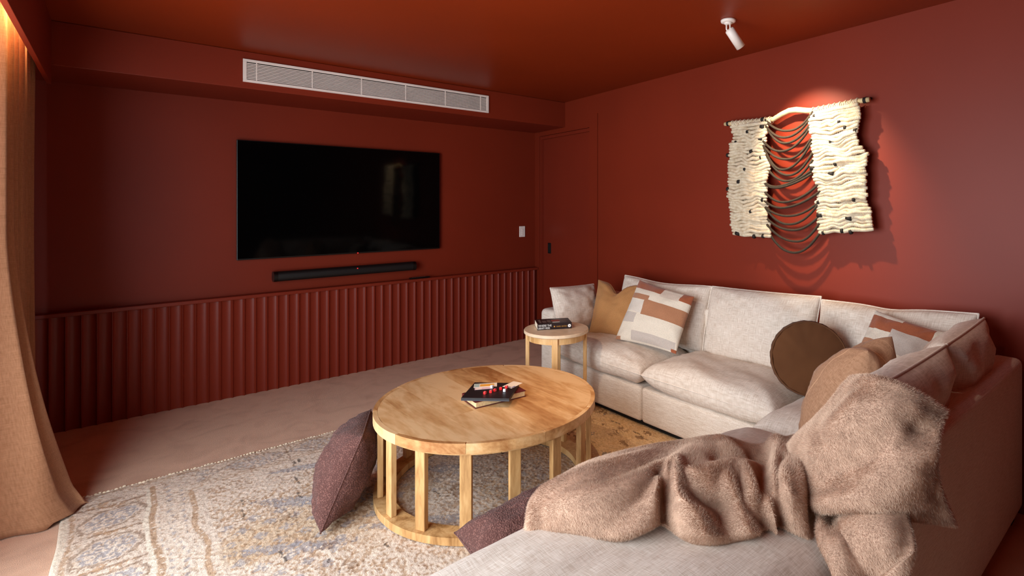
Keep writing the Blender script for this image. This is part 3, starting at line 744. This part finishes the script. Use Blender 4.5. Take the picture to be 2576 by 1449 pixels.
# leg B, returning towards the window
sbox('base_module', (.36, 1.70, .66, 1.425, .045, .275)); sbox('base_module', (1.706, 3.06, .66, 1.425, .045, .275))
sbox('back_frame', (1.66, 3.13, .545, .665, .05, .75), bev=.035, seg=5)
sbox('plinth', (.42, 3.0, .72, 1.40, .0155, .06), 'gap_black', .0)
for x_, y_ in ((1.75, .6), (3.05, .6)): sbox('foot', (x_-.03, x_+.03, y_-.03, y_+.03, 0, .06), 'gap_black', .0)
def cush(name, cor, T, **kw):
    o = pillow(name, cor, T, 'linen', None, piping='linen_piping', **kw); return sp_(o)
def flat(x0, x1, y0, y1, z_): return [(x0, y1, z_), (x1, y1, z_), (x1, y0, z_), (x0, y0, z_)]
up = (0, 0, 1)
cush('seat_cushion', flat(2.49, 3.03, 2.415, 3.385, .372), .21, p=5, q=.42, pinch=.015, wr=.008, seed=1, front_hint=up, pipe_r=.004)
cush('seat_cushion', flat(2.49, 3.03, 1.46, 2.405, .372), .22, p=5, q=.42, pinch=.015, wr=.008, seed=2, front_hint=up, pipe_r=.004)
cush('seat_cushion', flat(2.26, 3.03, .70, 1.455, .372), .21, p=5, q=.42, pinch=.015, wr=.008, seed=3, front_hint=up, pipe_r=.004)
cush('seat_cushion', flat(.34, 2.25, .68, 1.465, .372), .22, p=6, q=.42, pinch=.01, wr=.007, seed=4, n=44, front_hint=up, pipe_r=.004)
hint = (-1, -.2, 0)
cush('back_cushion', [(3.09, 3.165, .885), (3.09, 2.295, .89), (2.99, 2.30, .44), (2.99, 3.15, .44)], .22, p=3, q=.45, pinch=.02, seed=5, front_hint=hint, wr=.010, dent=.02, dent_w=.6)
cush('back_cushion', [(3.085, 2.285, .892), (3.085, 1.500, .92), (2.99, 1.52, .44), (2.99, 2.29, .44)], .22, p=3, q=.45, pinch=.02, seed=6, front_hint=hint, wr=.010)
cush('back_cushion', [(3.07, 1.487, .905), (3.035, .70, .945), (2.97, .74, .44), (2.98, 1.50, .44)], .22, p=3, q=.45, pinch=.02, seed=7, front_hint=hint, wr=.012, dent=.015, dent_w=.3)
hb = (0, 1, .1)
cush('back_cushion', [(3.0, .670, .935), (2.345, .645, .93), (2.33, .76, .45), (2.99, .77, .45)], .25, p=3, q=.45, pinch=.02, seed=8, front_hint=hb, wr=.010, Tb=.20)
cush('back_cushion', [(2.335, .645, .93), (1.69, .640, .925), (1.68, .76, .45), (2.325, .76, .45)], .25, p=3, q=.45, pinch=.02, seed=9, front_hint=hb, wr=.010, Tb=.20)

# ---------------------------------------------------------------- loose cushions
o = pillow('linen_cushion', [(2.50, 3.395, .815), (2.95, 3.40, .80), (2.93, 3.27, .47), (2.47, 3.25, .50)], .17, 'linen', None, piping='linen_piping', seed=11, pinch=.03, p=2.6, wr=.010, front_hint=(0, -1, .2))
tag(o, 'pale linen cushion leaning against the far sofa arm', 'cushion')
o = pillow('tan_cushion', [(2.93, 3.315, .845), (2.99, 2.86, .845), (2.80, 2.78, .47), (2.735, 3.21, .46)], .17, 'tan_suede', None, seed=12, pinch=.08, dent=.085, dent_w=.30, wr=.008, front_hint=(-1, -.4, .2), corner_wr=.016, piping='tan_suede', pipe_r=.003)
tag(o, 'caramel suede cushion with a chopped top beside the patterned cushion', 'cushion')

def pattern_cushion(name, cor, T, blocks, label, **kw):
    """woven colour-block cushion: the blocks are printed through the material by UV"""
    m, nt, b, out = nodes_of(name+'_cloth')
    tcn = nt.nodes.new('ShaderNodeTexCoord'); sep = nt.nodes.new('ShaderNodeSeparateXYZ'); nt.links.new(tcn.outputs['UV'], sep.inputs[0])
    cur = None
    base = nt.nodes.new('ShaderNodeRGB'); base.outputs[0].default_value = (*lin((232, 218, 200)), 1); cur = base.outputs[0]
    def cmp(src, op, v):
        n = N(nt, 'ShaderNodeMath', operation=op); nt.links.new(src, n.inputs[0]); n.inputs[1].default_value = v; return n.outputs[0]
    def mul(a, c_):
        n = N(nt, 'ShaderNodeMath', operation='MULTIPLY'); nt.links.new(a, n.inputs[0]); nt.links.new(c_, n.inputs[1]); return n.outputs[0]
    for (u0, u1, v0, v1, colr) in blocks:
        mk = mul(mul(cmp(sep.outputs[0], 'GREATER_THAN', u0), cmp(sep.outputs[0], 'LESS_THAN', u1)), mul(cmp(sep.outputs[1], 'GREATER_THAN', v0), cmp(sep.outputs[1], 'LESS_THAN', v1)))
        mx = nt.nodes.new('ShaderNodeMix'); mx.data_type = 'RGBA'; nt.links.new(mk, mx.inputs[0]); nt.links.new(cur, mx.inputs[6]); mx.inputs[7].default_value = (*lin(colr), 1); cur = mx.outputs[2]
    f = noise_n(nt, coords(nt, 'Object', (260, 260, 260)), 1, 2); r = ramp(nt, f, [(.3, (.80, .80, .80)), (.65, (1, 1, 1))])
    mm = nt.nodes.new('ShaderNodeMix'); mm.data_type = 'RGBA'; mm.blend_type = 'MULTIPLY'; mm.inputs[0].default_value = 1; nt.links.new(cur, mm.inputs[6]); nt.links.new(r.outputs[0], mm.inputs[7])
    nt.links.new(mm.outputs[2], b.inputs['Base Color']); b.inputs['Roughness'].default_value = .95; b.inputs['Specular IOR Level'].default_value = .1; b.inputs['Sheen Weight'].default_value = .3
    bump(nt, b, f, .4, .002)
    o = pillow(name, cor, T, name+'_cloth', None, **kw); tag(o, label, 'cushion'); return o
cr, tn, gy, rs = (232, 218, 200), (178, 124, 92), (200, 186, 176), (164, 92, 62)
S1 = .56; S1h = .44
def sc_(bl, W_, H_): return [(a*W_-.001 if a <= 0 else a*W_, b*W_+(.001 if b >= 1 else 0), c_*H_-(.001 if c_ <= 0 else 0), d_*H_+(.001 if d_ >= 1 else 0), k_) for a, b, c_, d_, k_ in bl]
pc = [(2.93, 2.845, .895), (2.92, 2.315, .835), (2.715, 2.305, .485), (2.69, 2.86, .485)]
W1 = ((Vector(pc[1])-Vector(pc[0])).length+(Vector(pc[2])-Vector(pc[3])).length)/2; H1 = ((Vector(pc[0])-Vector(pc[3])).length+(Vector(pc[1])-Vector(pc[2])).length)/2
pattern_cushion('patterned_cushion', pc, .17, sc_([(0, .55, .86, 1, rs), (.55, .86, .82, .94, (218, 200, 184)), (.86, 1, .84, 1, rs), (0, .42, .68, .77, tn), (.36, 1, .44, .70, tn), (0, .36, .46, .66, (226, 214, 202)), (0, .30, .28, .44, gy), (.30, .98, .02, .16, gy), (0, .10, 0, .05, tn), (.93, 1, 0, .05, rs)], W1, H1),
    'square cream cushion with tan and grey colour blocks in front of the caramel one', seed=13, pinch=.05, p=2.2, wr=.008, front_hint=(-1, -.5, .3))
pc2 = [(2.90, 1.095, .925), (2.86, .835, .845), (2.70, .90, .60), (2.74, 1.20, .66)]
pc2 = [(2.93, 1.13, .915), (2.88, .80, .865), (2.68, .86, .55), (2.72, 1.20, .58)]
W2 = ((Vector(pc2[1])-Vector(pc2[0])).length+(Vector(pc2[2])-Vector(pc2[3])).length)/2; H2 = ((Vector(pc2[0])-Vector(pc2[3])).length+(Vector(pc2[1])-Vector(pc2[2])).length)/2
pattern_cushion('patterned_cushion', pc2, .15, sc_([(0, .50, .74, .93, rs), (.50, .93, .80, .98, rs), (.42, .95, .48, .80, gy), (0, .45, .42, .58, tn), (0, .5, .0, .3, tn), (.93, 1, .3, 1, cr)], W2, H2),
    'small cream colour-block cushion tucked into the corner of the sofa', seed=14, pinch=.04, p=2.2, wr=.010, front_hint=(-1, .2, .3))

# round brown velvet cushion: disc with boxed edge
def round_cushion():
    cen = Vector((2.735, 1.40, .645)); nrm = Vector((-.80, -.50, .24)).normalized(); r_ = .188; th = .045
    root = empty('round_cushion', cen); tag(root, 'round dark brown velvet cushion standing on the sofa seat', 'cushion')
    q = nrm.to_track_quat('Z', 'Y'); root.rotation_mode = 'QUATERNION'; root.rotation_quaternion = q
    nr, na = 16, 64
    for sgn in (1, -1):
        V, F, UV = [(0, 0, sgn*(th+.022))], [], [(0, 0)]
        for i in range(1, nr+1):
            rr_ = i/nr
            for k in range(na):
                a = 2*math.pi*k/na; zz = th+.022*(1-rr_**3)+.003*noise.noise(Vector((math.cos(a)*rr_*3, math.sin(a)*rr_*3, sgn)))+.003*rr_**4*math.sin(a*17)
                V.append((r_*rr_*math.cos(a), r_*rr_*math.sin(a), sgn*zz)); UV.append((r_*rr_*math.cos(a), r_*rr_*math.sin(a)))
        for k in range(na): F.append((0, 1+k, 1+(k+1) % na) if sgn > 0 else (0, 1+(k+1) % na, 1+k))
        for i in range(nr-1):
            for k in range(na):
                a, b = 1+i*na+k, 1+i*na+(k+1) % na; f = (a, a+na, b+na, b); F.append(f if sgn > 0 else f[::-1])
        mesh('face_panel', V, F, 'brown_velvet', root, True, UV)
        tube('piping', [(r_*math.cos(2*math.pi*k/64), r_*math.sin(2*math.pi*k/64), sgn*(th+.002)) for k in range(64)], .004, 'brown_velvet', root, 6, True)
    V, F, UV = [], [], []
    for i in range(7):
        zz = -th+2*th*i/6
        for k in range(na):
            a = 2*math.pi*k/na; rr_ = r_+.010*(1-(zz/th)**2)+.002*math.sin(a*23+zz*60); V.append((rr_*math.cos(a), rr_*math.sin(a), zz)); UV.append((a*r_, zz))
    for i in range(6):
        for k in range(na): F.append((i*na+k, i*na+(k+1) % na, (i+1)*na+(k+1) % na, (i+1)*na+k))
    mesh('boxing_band', V, F, 'brown_velvet', root, True, UV)
round_cushion()

# plump brown linen cushion leaning on the near back cushions
pb = [(2.36, .845, .925), (2.155, .86, .90), (1.97, 1.06, .50), (2.42, 1.05, .50)]
o = pillow('brown_linen_cushion', pb, .30, 'brown_linen', None, seed=15, pinch=.04, p=2.0, q=.55, wr=.006, dent=.05, dent_w=.4, front_hint=(0, 1, .3), n=36)
tag(o, 'plump tan-brown linen cushion with fine stripes beside the fur throw', 'cushion')

# boucle floor cushions
o = pillow('boucle_cushion', [(1.02, 3.01, .36), (.850, 2.625, .385), (.660, 2.575, .035), (.830, 2.99, .055)], .245, 'boucle', None, seed=16, pinch=.0, p=2.6, q=.55, wr=.012, front_hint=(-1, .3, .5), n=34, piping='boucle', pipe_r=.0035)
tag(o, 'chocolate boucle cushion propped against the coffee table legs', 'cushion', 'boucle floor cushions')
o = pillow('boucle_cushion', [(.975, 1.95, .19), (1.42, 1.86, .25), (1.45, 1.56, .14), (.975, 1.68, .14)], .27, 'boucle', None, seed=17, pinch=.04, p=2.2, wr=.010, front_hint=(0, .2, 1), n=30, piping='boucle', pipe_r=.0035)
tag(o, 'chocolate boucle cushion on the rug half hidden behind the chaise', 'cushion', 'boucle floor cushions')

# ================================================================ FUR THROW
SA = [[(0.937, 1.405, 0.47), (1.03, 1.286, 0.47), (1.107, 1.156, 0.47), (1.244, 1.12, 0.485), (1.26, 0.98, 0.47), (1.368, 0.916, 0.47), (1.488, 0.896, 0.49), (1.534, 0.777, 0.47)],
 [(0.94, 1.399, 0.49), (1.034, 1.29, 0.53), (1.134, 1.184, 0.53), (1.256, 1.131, 0.53), (1.296, 1.008, 0.53), (1.402, 0.939, 0.53), (1.498, 0.895, 0.53), (1.553, 0.8, 0.53)],
 [(0.959, 1.416, 0.49), (1.084, 1.333, 0.55), (1.191, 1.225, 0.56), (1.345, 1.176, 0.55), (1.371, 1.05, 0.57), (1.501, 0.99, 0.56), (1.588, 0.927, 0.56), (1.635, 0.842, 0.60)],
 [(0.986, 1.444, 0.48), (1.183, 1.412, 0.53), (1.338, 1.336, 0.54), (1.512, 1.285, 0.53), (1.602, 1.174, 0.54), (1.689, 1.081, 0.53), (1.768, 1.001, 0.56), (1.816, 0.92, 0.61)],
 [(1.019, 1.493, 0.46), (1.311, 1.518, 0.48), (1.522, 1.476, 0.48), (1.702, 1.404, 0.48), (1.86, 1.323, 0.48), (1.866, 1.176, 0.49), (1.96, 1.105, 0.51), (1.99, 1.017, 0.55)]]
SB = [[(1.796, 0.74, 0.897), (1.711, 0.64, 0.945), (1.716, 0.555, 0.926), (1.812, 0.505, 0.855)],
 [(1.784, 0.82, 0.799), (1.636, 0.68, 0.833), (1.622, 0.565, 0.838), (1.701, 0.495, 0.804)],
 [(1.801, 0.92, 0.677), (1.623, 0.74, 0.674), (1.575, 0.585, 0.717), (1.691, 0.485, 0.704)],
 [(1.77, 1.03, 0.53), (1.62, 0.84, 0.50), (1.544, 0.605, 0.615), (1.809, 0.475, 0.536)]]
SCc = [[(1.74, 0.82, 0.54), (1.72, 0.74, 0.58), (1.66, 0.62, 0.68), (1.68, 0.545, 0.68)],
 [(1.62, 0.80, 0.50), (1.63, 0.72, 0.51), (1.585, 0.60, 0.60), (1.60, 0.525, 0.60)],
 [(1.504, 0.744, 0.49), (1.535, 0.66, 0.50), (1.50, 0.55, 0.57), (1.525, 0.49, 0.564)],
 [(1.43, 0.668, 0.47), (1.467, 0.62, 0.47), (1.50, 0.57, 0.478), (1.477, 0.49, 0.526)],
 [(1.43, 0.637, 0.36), (1.469, 0.60, 0.36), (1.50, 0.57, 0.37), (1.45, 0.50, 0.40)]]
def cat_eval(G, nu, nv):
    G = np.array(G)                                  # rows (v) x cols (u) x 3
    def interp(A, n):                                # along axis 0
        m = A.shape[0]; P = np.concatenate([2*A[:1]-A[1:2], A, 2*A[-1:]-A[-2:-1]]); t = np.linspace(0, m-1-1e-6, n); i = t.astype(int); f = (t-i).reshape((-1,)+(1,)*(A.ndim-1))
        p0, p1, p2, p3 = P[i], P[i+1], P[i+2], P[i+3]
        return .5*((2*p1)+(-p0+p2)*f+(2*p0-5*p1+4*p2-p3)*f*f+(-p0+3*p1-3*p2+p3)*f**3)
    A = interp(G, nv); A = interp(A.transpose(1, 0, 2), nu).transpose(1, 0, 2); return A
def snoise(a, b, seed):
    out = np.empty(a.shape)
    fa, fb = a.ravel(), b.ravel()
    out = np.array([noise.noise(Vector((x_, y_, seed))) for x_, y_ in zip(fa, fb)]); return out.reshape(a.shape)
def puffy(G, nu, nv, th, folds, upref):
    S = cat_eval(G, nu, nv)
    du = np.gradient(S, axis=1); dv = np.gradient(S, axis=0); n = np.cross(du, dv); n /= np.linalg.norm(n, axis=2, keepdims=True)+1e-9
    sgn = np.sign((n*np.array(upref)).sum(2, keepdims=True)); sgn[sgn == 0] = 1; n = n*np.sign(sgn.mean())
    uu, vv = np.meshgrid(np.linspace(0, 1, nu), np.linspace(0, 1, nv)); disp = folds(uu, vv)
    eu = np.linalg.norm(du, axis=2).mean()*nu; ev = np.linalg.norm(dv, axis=2).mean()*nv
    e = np.minimum(np.minimum(uu, 1-uu)*eu, np.minimum(vv, 1-vv)*ev)
    k = np.sqrt(np.clip(1-(1-np.clip(e/.028, 0, 1))**2, 0, 1))
    top = S+n*((th*k)+disp*np.clip(e/.05, 0, 1))[..., None]; bot = S-n*(.008*k)[..., None]
    V = np.concatenate([top.reshape(-1, 3), bot.reshape(-1, 3)]); m = nu*nv; F = []
    flip = np.sign(sgn.mean()) < 0
    for j in range(nv-1):
        for i in range(nu-1):
            a = j*nu+i; f = (a, a+1, a+nu+1, a+nu); g = (m+a, m+a+nu, m+a+nu+1, m+a+1)
            F.append(f[::-1] if flip else f); F.append(g[::-1] if flip else g)
    bd = [i for i in range(nu)]+[j*nu+nu-1 for j in range(1, nv)]+[(nv-1)*nu+i for i in range(nu-2, -1, -1)]+[j*nu for j in range(nv-2, 0, -1)]
    for a, b in zip(bd, bd[1:]+bd[:1]):
        f = (a, m+a, m+b, b); F.append(f[::-1] if flip else f)
    return V, F
def seg_ridge(u, v, a, b, wd, am, asp=.55):
    ax, ay = a[0], a[1]*asp; bx_, by_ = b[0], b[1]*asp; px, py = u, v*asp
    t = np.clip(((px-ax)*(bx_-ax)+(py-ay)*(by_-ay))/((bx_-ax)**2+(by_-ay)**2), 0, 1)
    d = np.hypot(px-(ax+(bx_-ax)*t), py-(ay+(by_-ay)*t))
    return am*np.exp(-(d/(wd*(.75+.6*t)))**2)
def folds_a(u, v):
    wu = u+.025*snoise(u*5, v*3, 1.1); wv = v+.05*snoise(u*5, v*3, 8.1)
    d = .016*snoise(u*4.5, v*2.2, 2.1)+.006*snoise(u*11, v*6, 7.7)
    hi_ = np.zeros_like(u); lo_ = np.zeros_like(u)
    for a, b, wd, am in (((.46, .60), (.16, .28), .045, .020), ((.46, .60), (.32, .02), .032, .036), ((.47, .58), (.60, .0), .034, .040), ((.46, .62), (.54, .84), .045, .020),
                         ((.56, .86), (.72, .55), .036, .034), ((.72, .55), (.86, .02), .032, .040), ((.64, .60), (.73, .05), .026, .026), ((.82, .88), (.93, .30), .040, .040), ((.30, .75), (.05, .55), .05, .018), ((.54, .52), (.66, .58), .028, .032),
                         ((.40, .50), (.46, .05), .022, -.026), ((.55, .40), (.66, .26), .030, -.040), ((.58, .70), (.70, .66), .022, -.036), ((.78, .60), (.80, .15), .022, -.030), ((.90, .6), (.91, .05), .02, -.026), ((.70, .75), (.78, .70), .025, -.034)):
        g_ = seg_ridge(wu, wv, a, b, wd*1.15, am*(.95 if am > 0 else 1.1))
        if am > 0: hi_ = np.maximum(hi_, g_)
        else: lo_ = np.minimum(lo_, g_)
    d = (d+hi_*1.15+lo_)*np.clip(1.25-.6*v, 0, 1)
    for _ in range(3):
        d[1:-1, 1:-1] = .25*d[1:-1, 1:-1]+.1875*(d[:-2, 1:-1]+d[2:, 1:-1]+d[1:-1, :-2]+d[1:-1, 2:])
    return d
def folds_b(u, v):
    d = .016*snoise(u*3, v*3, 3.3)+.008*snoise(u*8, v*8, 5.1)
    d += .022*np.cos((u*1.5+v*.8)*7.0+.8)*np.exp(-((v-.62)/.4)**2)
    d -= .03*np.exp(-(((u-.80)/.10)**2+((v-.30)/.10)**2))
    return d
def folds_c(u, v): return .02*snoise(u*3, v*3, 9.3)+.018*np.cos(v*9+u*5)
def fur_throw():
    V, F, UPF = [], [], []
    for G, nu, nv, th, fo, upr in ((SA, 150, 84, .034, folds_a, (0, 0, 1)), (SB, 84, 84, .030, folds_b, (-.5, -.6, .5)), (SCc, 60, 60, .034, folds_c, (-.6, -.6, .4))):
        v_, f_ = puffy(G, nu, nv, th, fo, upr); n0 = len(V); V += [tuple(p) for p in v_]; F += [tuple(n0+a for a in f) for f in f_]; UPF += [min(f) < nu*nv for f in f_]
    up_face = np.array(UPF)
    root = empty('fur_throw', (1.45, 1.0, .47)); tag(root, 'pinkish beige faux fur throw rumpled over the chaise and sofa back', 'throw')
    off = np.array((1.45, 1.0, .47)); Va = np.array(V)-off
    o = mesh('throw_cloth', Va, F, 'fur_skin', root, True)
    # pile: one thin blade per hair, real geometry
    q = np.array([f for f in F]); A_, B_, C_, D_ = (Va[q[:, k]] for k in range(4))
    nrm = np.cross(C_-A_, D_-B_); ar = np.linalg.norm(nrm, axis=1)/2; nrm /= (2*ar[:, None]+1e-12)
    wgt = ar*np.where(up_face, 1.0, .06); nH = 420000; pick = rng.choice(len(q), nH, p=wgt/wgt.sum()); s_, t_ = rng.random((nH, 1)), rng.random((nH, 1))
    P = (A_[pick]*(1-s_)+B_[pick]*s_)*(1-t_)+(D_[pick]*(1-s_)+C_[pick]*s_)*t_; n = nrm[pick]
    comb = np.stack([np.sin(P[:, 0]*9+P[:, 1]*5), np.cos(P[:, 1]*8-P[:, 0]*4), -.8*np.ones(nH)], 1)*.75+rng.normal(0, .16, (nH, 3))
    d = n*.75+comb-(comb*n).sum(1, keepdims=True)*n; d /= np.linalg.norm(d, axis=1, keepdims=True)
    L = rng.uniform(.005, .0105, (nH, 1)); side = np.cross(d, n)+rng.normal(0, .22, (nH, 3)); side -= (side*d).sum(1, keepdims=True)*d; side /= np.linalg.norm(side, axis=1, keepdims=True)
    wd = .00065
    v3 = np.stack([P-n*.002-side*wd, P-n*.002+side*wd, P+d*L], 1).reshape(-1, 3).astype(np.float32)
    me = bpy.data.meshes.new('fur_pile'); me.vertices.add(len(v3)); me.vertices.foreach_set('co', v3.ravel())
    me.loops.add(nH*3); me.loops.foreach_set('vertex_index', np.arange(nH*3, dtype=np.int32)); me.polygons.add(nH); me.polygons.foreach_set('loop_start', np.arange(0, nH*3, 3, dtype=np.int32)); me.update(calc_edges=True)
    p = link('fur_pile', me, 'fur_pile', root); p['kind'] = 'stuff'
fur_throw()

# ================================================================ WOVEN WALL HANGING (built in the frame of the right wall)
CORDS = [((3.099, 2.027), (3.28, 1.934), (3.42, 2.036)), ((3.104, 1.987), (3.26, 1.894), (3.407, 2.005)), ((3.109, 1.978), (3.251, 1.857), (3.407, 1.969)), ((3.083, 1.889), (3.251, 1.81), (3.403, 1.945)), ((3.083, 1.858), (3.27, 1.754), (3.407, 1.871)), ((3.089, 1.849), (3.232, 1.689), (3.407, 1.847)), ((3.094, 1.823), (3.26, 1.652), (3.416, 1.786)), ((3.124, 1.695), (3.28, 1.617), (3.416, 1.741)), ((3.094, 1.613), (3.212, 1.584), (3.411, 1.676)), ((3.094, 1.606), (3.212, 1.576), (3.411, 1.656)), ((3.099, 1.548), (3.251, 1.482), (3.451, 1.586)), ((3.094, 1.491), (3.251, 1.447), (3.468, 1.549)), ((3.099, 1.448), (3.28, 1.394), (3.446, 1.473)), ((3.104, 1.443), (3.28, 1.341), (3.451, 1.465)), ((3.104, 1.382), (3.298, 1.305), (3.455, 1.393)), ((3.114, 1.335), (3.326, 1.235), (3.459, 1.353)), ((3.134, 1.275), (3.308, 1.164), (3.459, 1.289))]
LLe = [(2.806, 2.058), (2.795, 2.013), (2.824, 1.936), (2.795, 1.883), (2.783, 1.763), (2.778, 1.698), (2.772, 1.642), (2.783, 1.493), (2.801, 1.372), (2.812, 1.261)]
LRe = [(3.129, 2.04), (3.104, 1.987), (3.094, 1.892), (3.078, 1.85), (3.119, 1.751), (3.134, 1.698), (3.089, 1.613), (3.099, 1.543), (3.104, 1.491), (3.109, 1.387), (3.124, 1.318), (3.134, 1.258)]
RLe = [(3.42, 2.052), (3.411, 2.025), (3.405, 1.977), (3.407, 1.92), (3.414, 1.846), (3.425, 1.765), (3.416, 1.7), (3.438, 1.619), (3.451, 1.586), (3.468, 1.545), (3.451, 1.498), (3.451, 1.441), (3.459, 1.377), (3.468, 1.297)]
RRe = [(3.703, 2.07), (3.718, 2.015), (3.722, 1.947), (3.703, 1.896), (3.711, 1.813), (3.76, 1.756), (3.756, 1.645), (3.76, 1.577), (3.76, 1.488), (3.782, 1.421), (3.782, 1.384), (3.793, 1.329)]
TIES = [(3.068, 2.031), (3.068, 1.982), (2.949, 1.961), (2.85, 1.898), (3.053, 1.905), (2.977, 1.825), (3.055, 1.779), (2.925, 1.709), (3.037, 1.646), (2.872, 1.623), (2.974, 1.417), (2.864, 1.265), (3.068, 1.496), (2.778, 1.814), (2.778, 1.575), (3.442, 2.005), (3.6, 1.954), (3.635, 1.915), (3.556, 1.843), (3.575, 1.707), (3.55, 1.65), (3.431, 1.69), (3.733, 1.617), (3.687, 1.496), (3.476, 1.402), (3.468, 1.481), (3.657, 1.388), (3.616, 1.313), (3.668, 1.309), (3.5, 1.297), (3.695, 1.89), (3.0, 1.251), (3.073, 1.257)]
BR_ = [(2.738, 2.040), (2.808, 2.037), (3.0, 2.028), (3.14, 2.026), (3.199, 2.050), (3.256, 2.066), (3.304, 2.065), (3.377, 2.050), (3.425, 2.043), (3.56, 2.050), (3.715, 2.060), (3.767, 2.060)]
def hanging():
    t = empty('wall_hanging', (3.47, TVY, 0), XWA); tag(t, 'cream rope wall hanging on a driftwood branch with dark swag cords', 'wall hanging')
    OFF = -.075
    br = tube('driftwood_branch', [(s_, OFF+.005, z_) for s_, z_ in BR_], [.014, .015, .015, .016, .017, .018, .019, .018, .016, .015, .015, .014], 'driftwood', t, 12)
    for s_ in (2.768, 3.742): tube('branch_tie', [(s_-.008, OFF+.005, 2.040 if s_ < 3 else 2.060), (s_+.008, OFF+.005, 2.040 if s_ < 3 else 2.060)], .0175, 'tie_black', t, 12)
    for s_ in (2.768, 3.742): tube('wall_bracket', [(s_, OFF+.012, 2.052 if s_ < 3 else 2.072), (s_, -.001, 2.058 if s_ < 3 else 2.078)], .008, 'tie_black', t, 8)
    rr = random.Random(5)
    def panel(le, re, n, seed, ztop_l, ztop_r):
        lz = np.array([p[1] for p in le][::-1]); ls = np.array([p[0] for p in le][::-1]); rz_ = np.array([p[1] for p in re][::-1]); rs_ = np.array([p[0] for p in re][::-1])
        zl0, zr0 = le[-1][1], re[-1][1]
        for k in range(n):
            f = k/(n-1); zl = zl0+(ztop_l-zl0)*f; zr = zr0+(ztop_r-zr0)*f
            a = float(np.interp(zl, lz, ls))+rr.uniform(-.006, .006); b = float(np.interp(zr, rz_, rs_))+rr.uniform(-.006, .006)
            pts, rad = [], []; m = 36
            edge = min(1, (n-1-k)/3, k/2+.3)
            for i in range(m+1):
                g = i/m; s_ = a+(b-a)*g
                wz = (.040*noise.noise(Vector((s_*8.5, f*5.5, seed)))+.022*noise.noise(Vector((s_*17, f*10.0, seed+3))))*edge*math.sin(math.pi*min(1, max(0, g*.9+.05)))
                z_ = zl+(zr-zl)*g+wz
                bl = .020*noise.noise(Vector((s_*9, f*12, seed+9)))
                pts.append((s_, OFF-.006-bl-.004*(k % 2), z_)); e = min(g, 1-g)*m
                rad.append((.0124+.0045*noise.noise(Vector((s_*10, k*1.7, seed))))*(.72+.28*min(1, e/1.6)))
            tube('rope', pts, rad, 'rope', t, 9, uvper=62)
        # supporting net behind the ropes
        zt, zb = (ztop_l+ztop_r)/2, (zl0+zr0)/2
        cs = int((re[0][0]-le[0][0])/.0145)
        V, F = [], []
        for c_ in range(cs+1):
            g = c_/cs; aa, bb = max(p[0] for p in le)+.012, min(p[0] for p in re)-.012; top_s = bot_s = aa+(bb-aa)*g
            n0 = len(V); zz1 = ztop_l+(ztop_r-ztop_l)*g+.004; zz0 = zl0+(zr0-zl0)*g
            for s_, z_ in ((top_s, zz1), (bot_s, zz0)):
                for dx, dy in ((-.003, -.003), (.003, -.003), (.003, .003), (-.003, .003)): V.append((s_+dx, OFF+.006+dy, z_))
            for k in range(4): F.append((n0+k, n0+(k+1) % 4, n0+4+(k+1) % 4, n0+4+k))
        o = mesh('backing_cords', V, F, 'rope', t); o['kind'] = 'stuff'
        # lark's-head loops over the branch
        V2, F2 = [], []
        for c_ in range(int(cs*1.3)+1):
            g = c_/int(cs*1.3); s_ = le[0][0]+.004+(re[0][0]-le[0][0]-.008)*g
            zc = float(np.interp(s_, [p[0] for p in BR_], [p[1] for p in BR_])); n0 = len(V2); mm = 10
            for i in range(mm):
                an = 2*math.pi*i/mm; ry, rz2 = .0215*math.cos(an), .021*math.sin(an)
                for dx in (-.0042, .0042):
                    V2.append((s_+dx, OFF+.005+ry, zc-.004+rz2+.003*math.cos(c_*2.1)))
                V2.append((s_, OFF+.005+ry*1.16, zc-.004+rz2*1.16+.003*math.cos(c_*2.1)))
            for i in range(mm):
                j = (i+1) % mm
                F2.append((n0+i*3, n0+j*3, n0+j*3+2, n0+i*3+2)); F2.append((n0+i*3+2, n0+j*3+2, n0+j*3+1, n0+i*3+1))
        o = mesh('branch_loops', V2, F2, 'rope', t, True); o['kind'] = 'stuff'
    panel(LLe, LRe, 38, 1.3, 2.012, 2.004); panel(RLe, RRe, 38, 6.1, 2.022, 2.040)
    for (a, b, c_) in CORDS:
        # catenary-like curve through the three points
        pts = []
        for i in range(25):
            g = i/24; s_ = a[0]-.012+(c_[0]-a[0]+.024)*g
            gm = (b[0]-a[0])/(c_[0]-a[0]); line = a[1]+(c_[1]-a[1])*g
            sag = (a[1]+(c_[1]-a[1])*gm)-b[1]
            sh = 1-abs((g-gm)/(gm if g < gm else 1-gm))**2.1
            pts.append((s_, OFF-.012-.012*math.sin(math.pi*g)-rr.uniform(0, .002), line-sag*sh))
        tube('swag_cord', pts, .0078, 'cord_dark', t, 7)
    for s_, z_ in TIES:
        an = rr.uniform(-.3, .3); L = rr.choice([.007, .007, .009, .016])
        tube('dark_binding', [(s_-L, OFF-.012, z_-L*an), (s_+L, OFF-.012, z_+L*an)], .0145, 'tie_black', t, 8)
hanging()
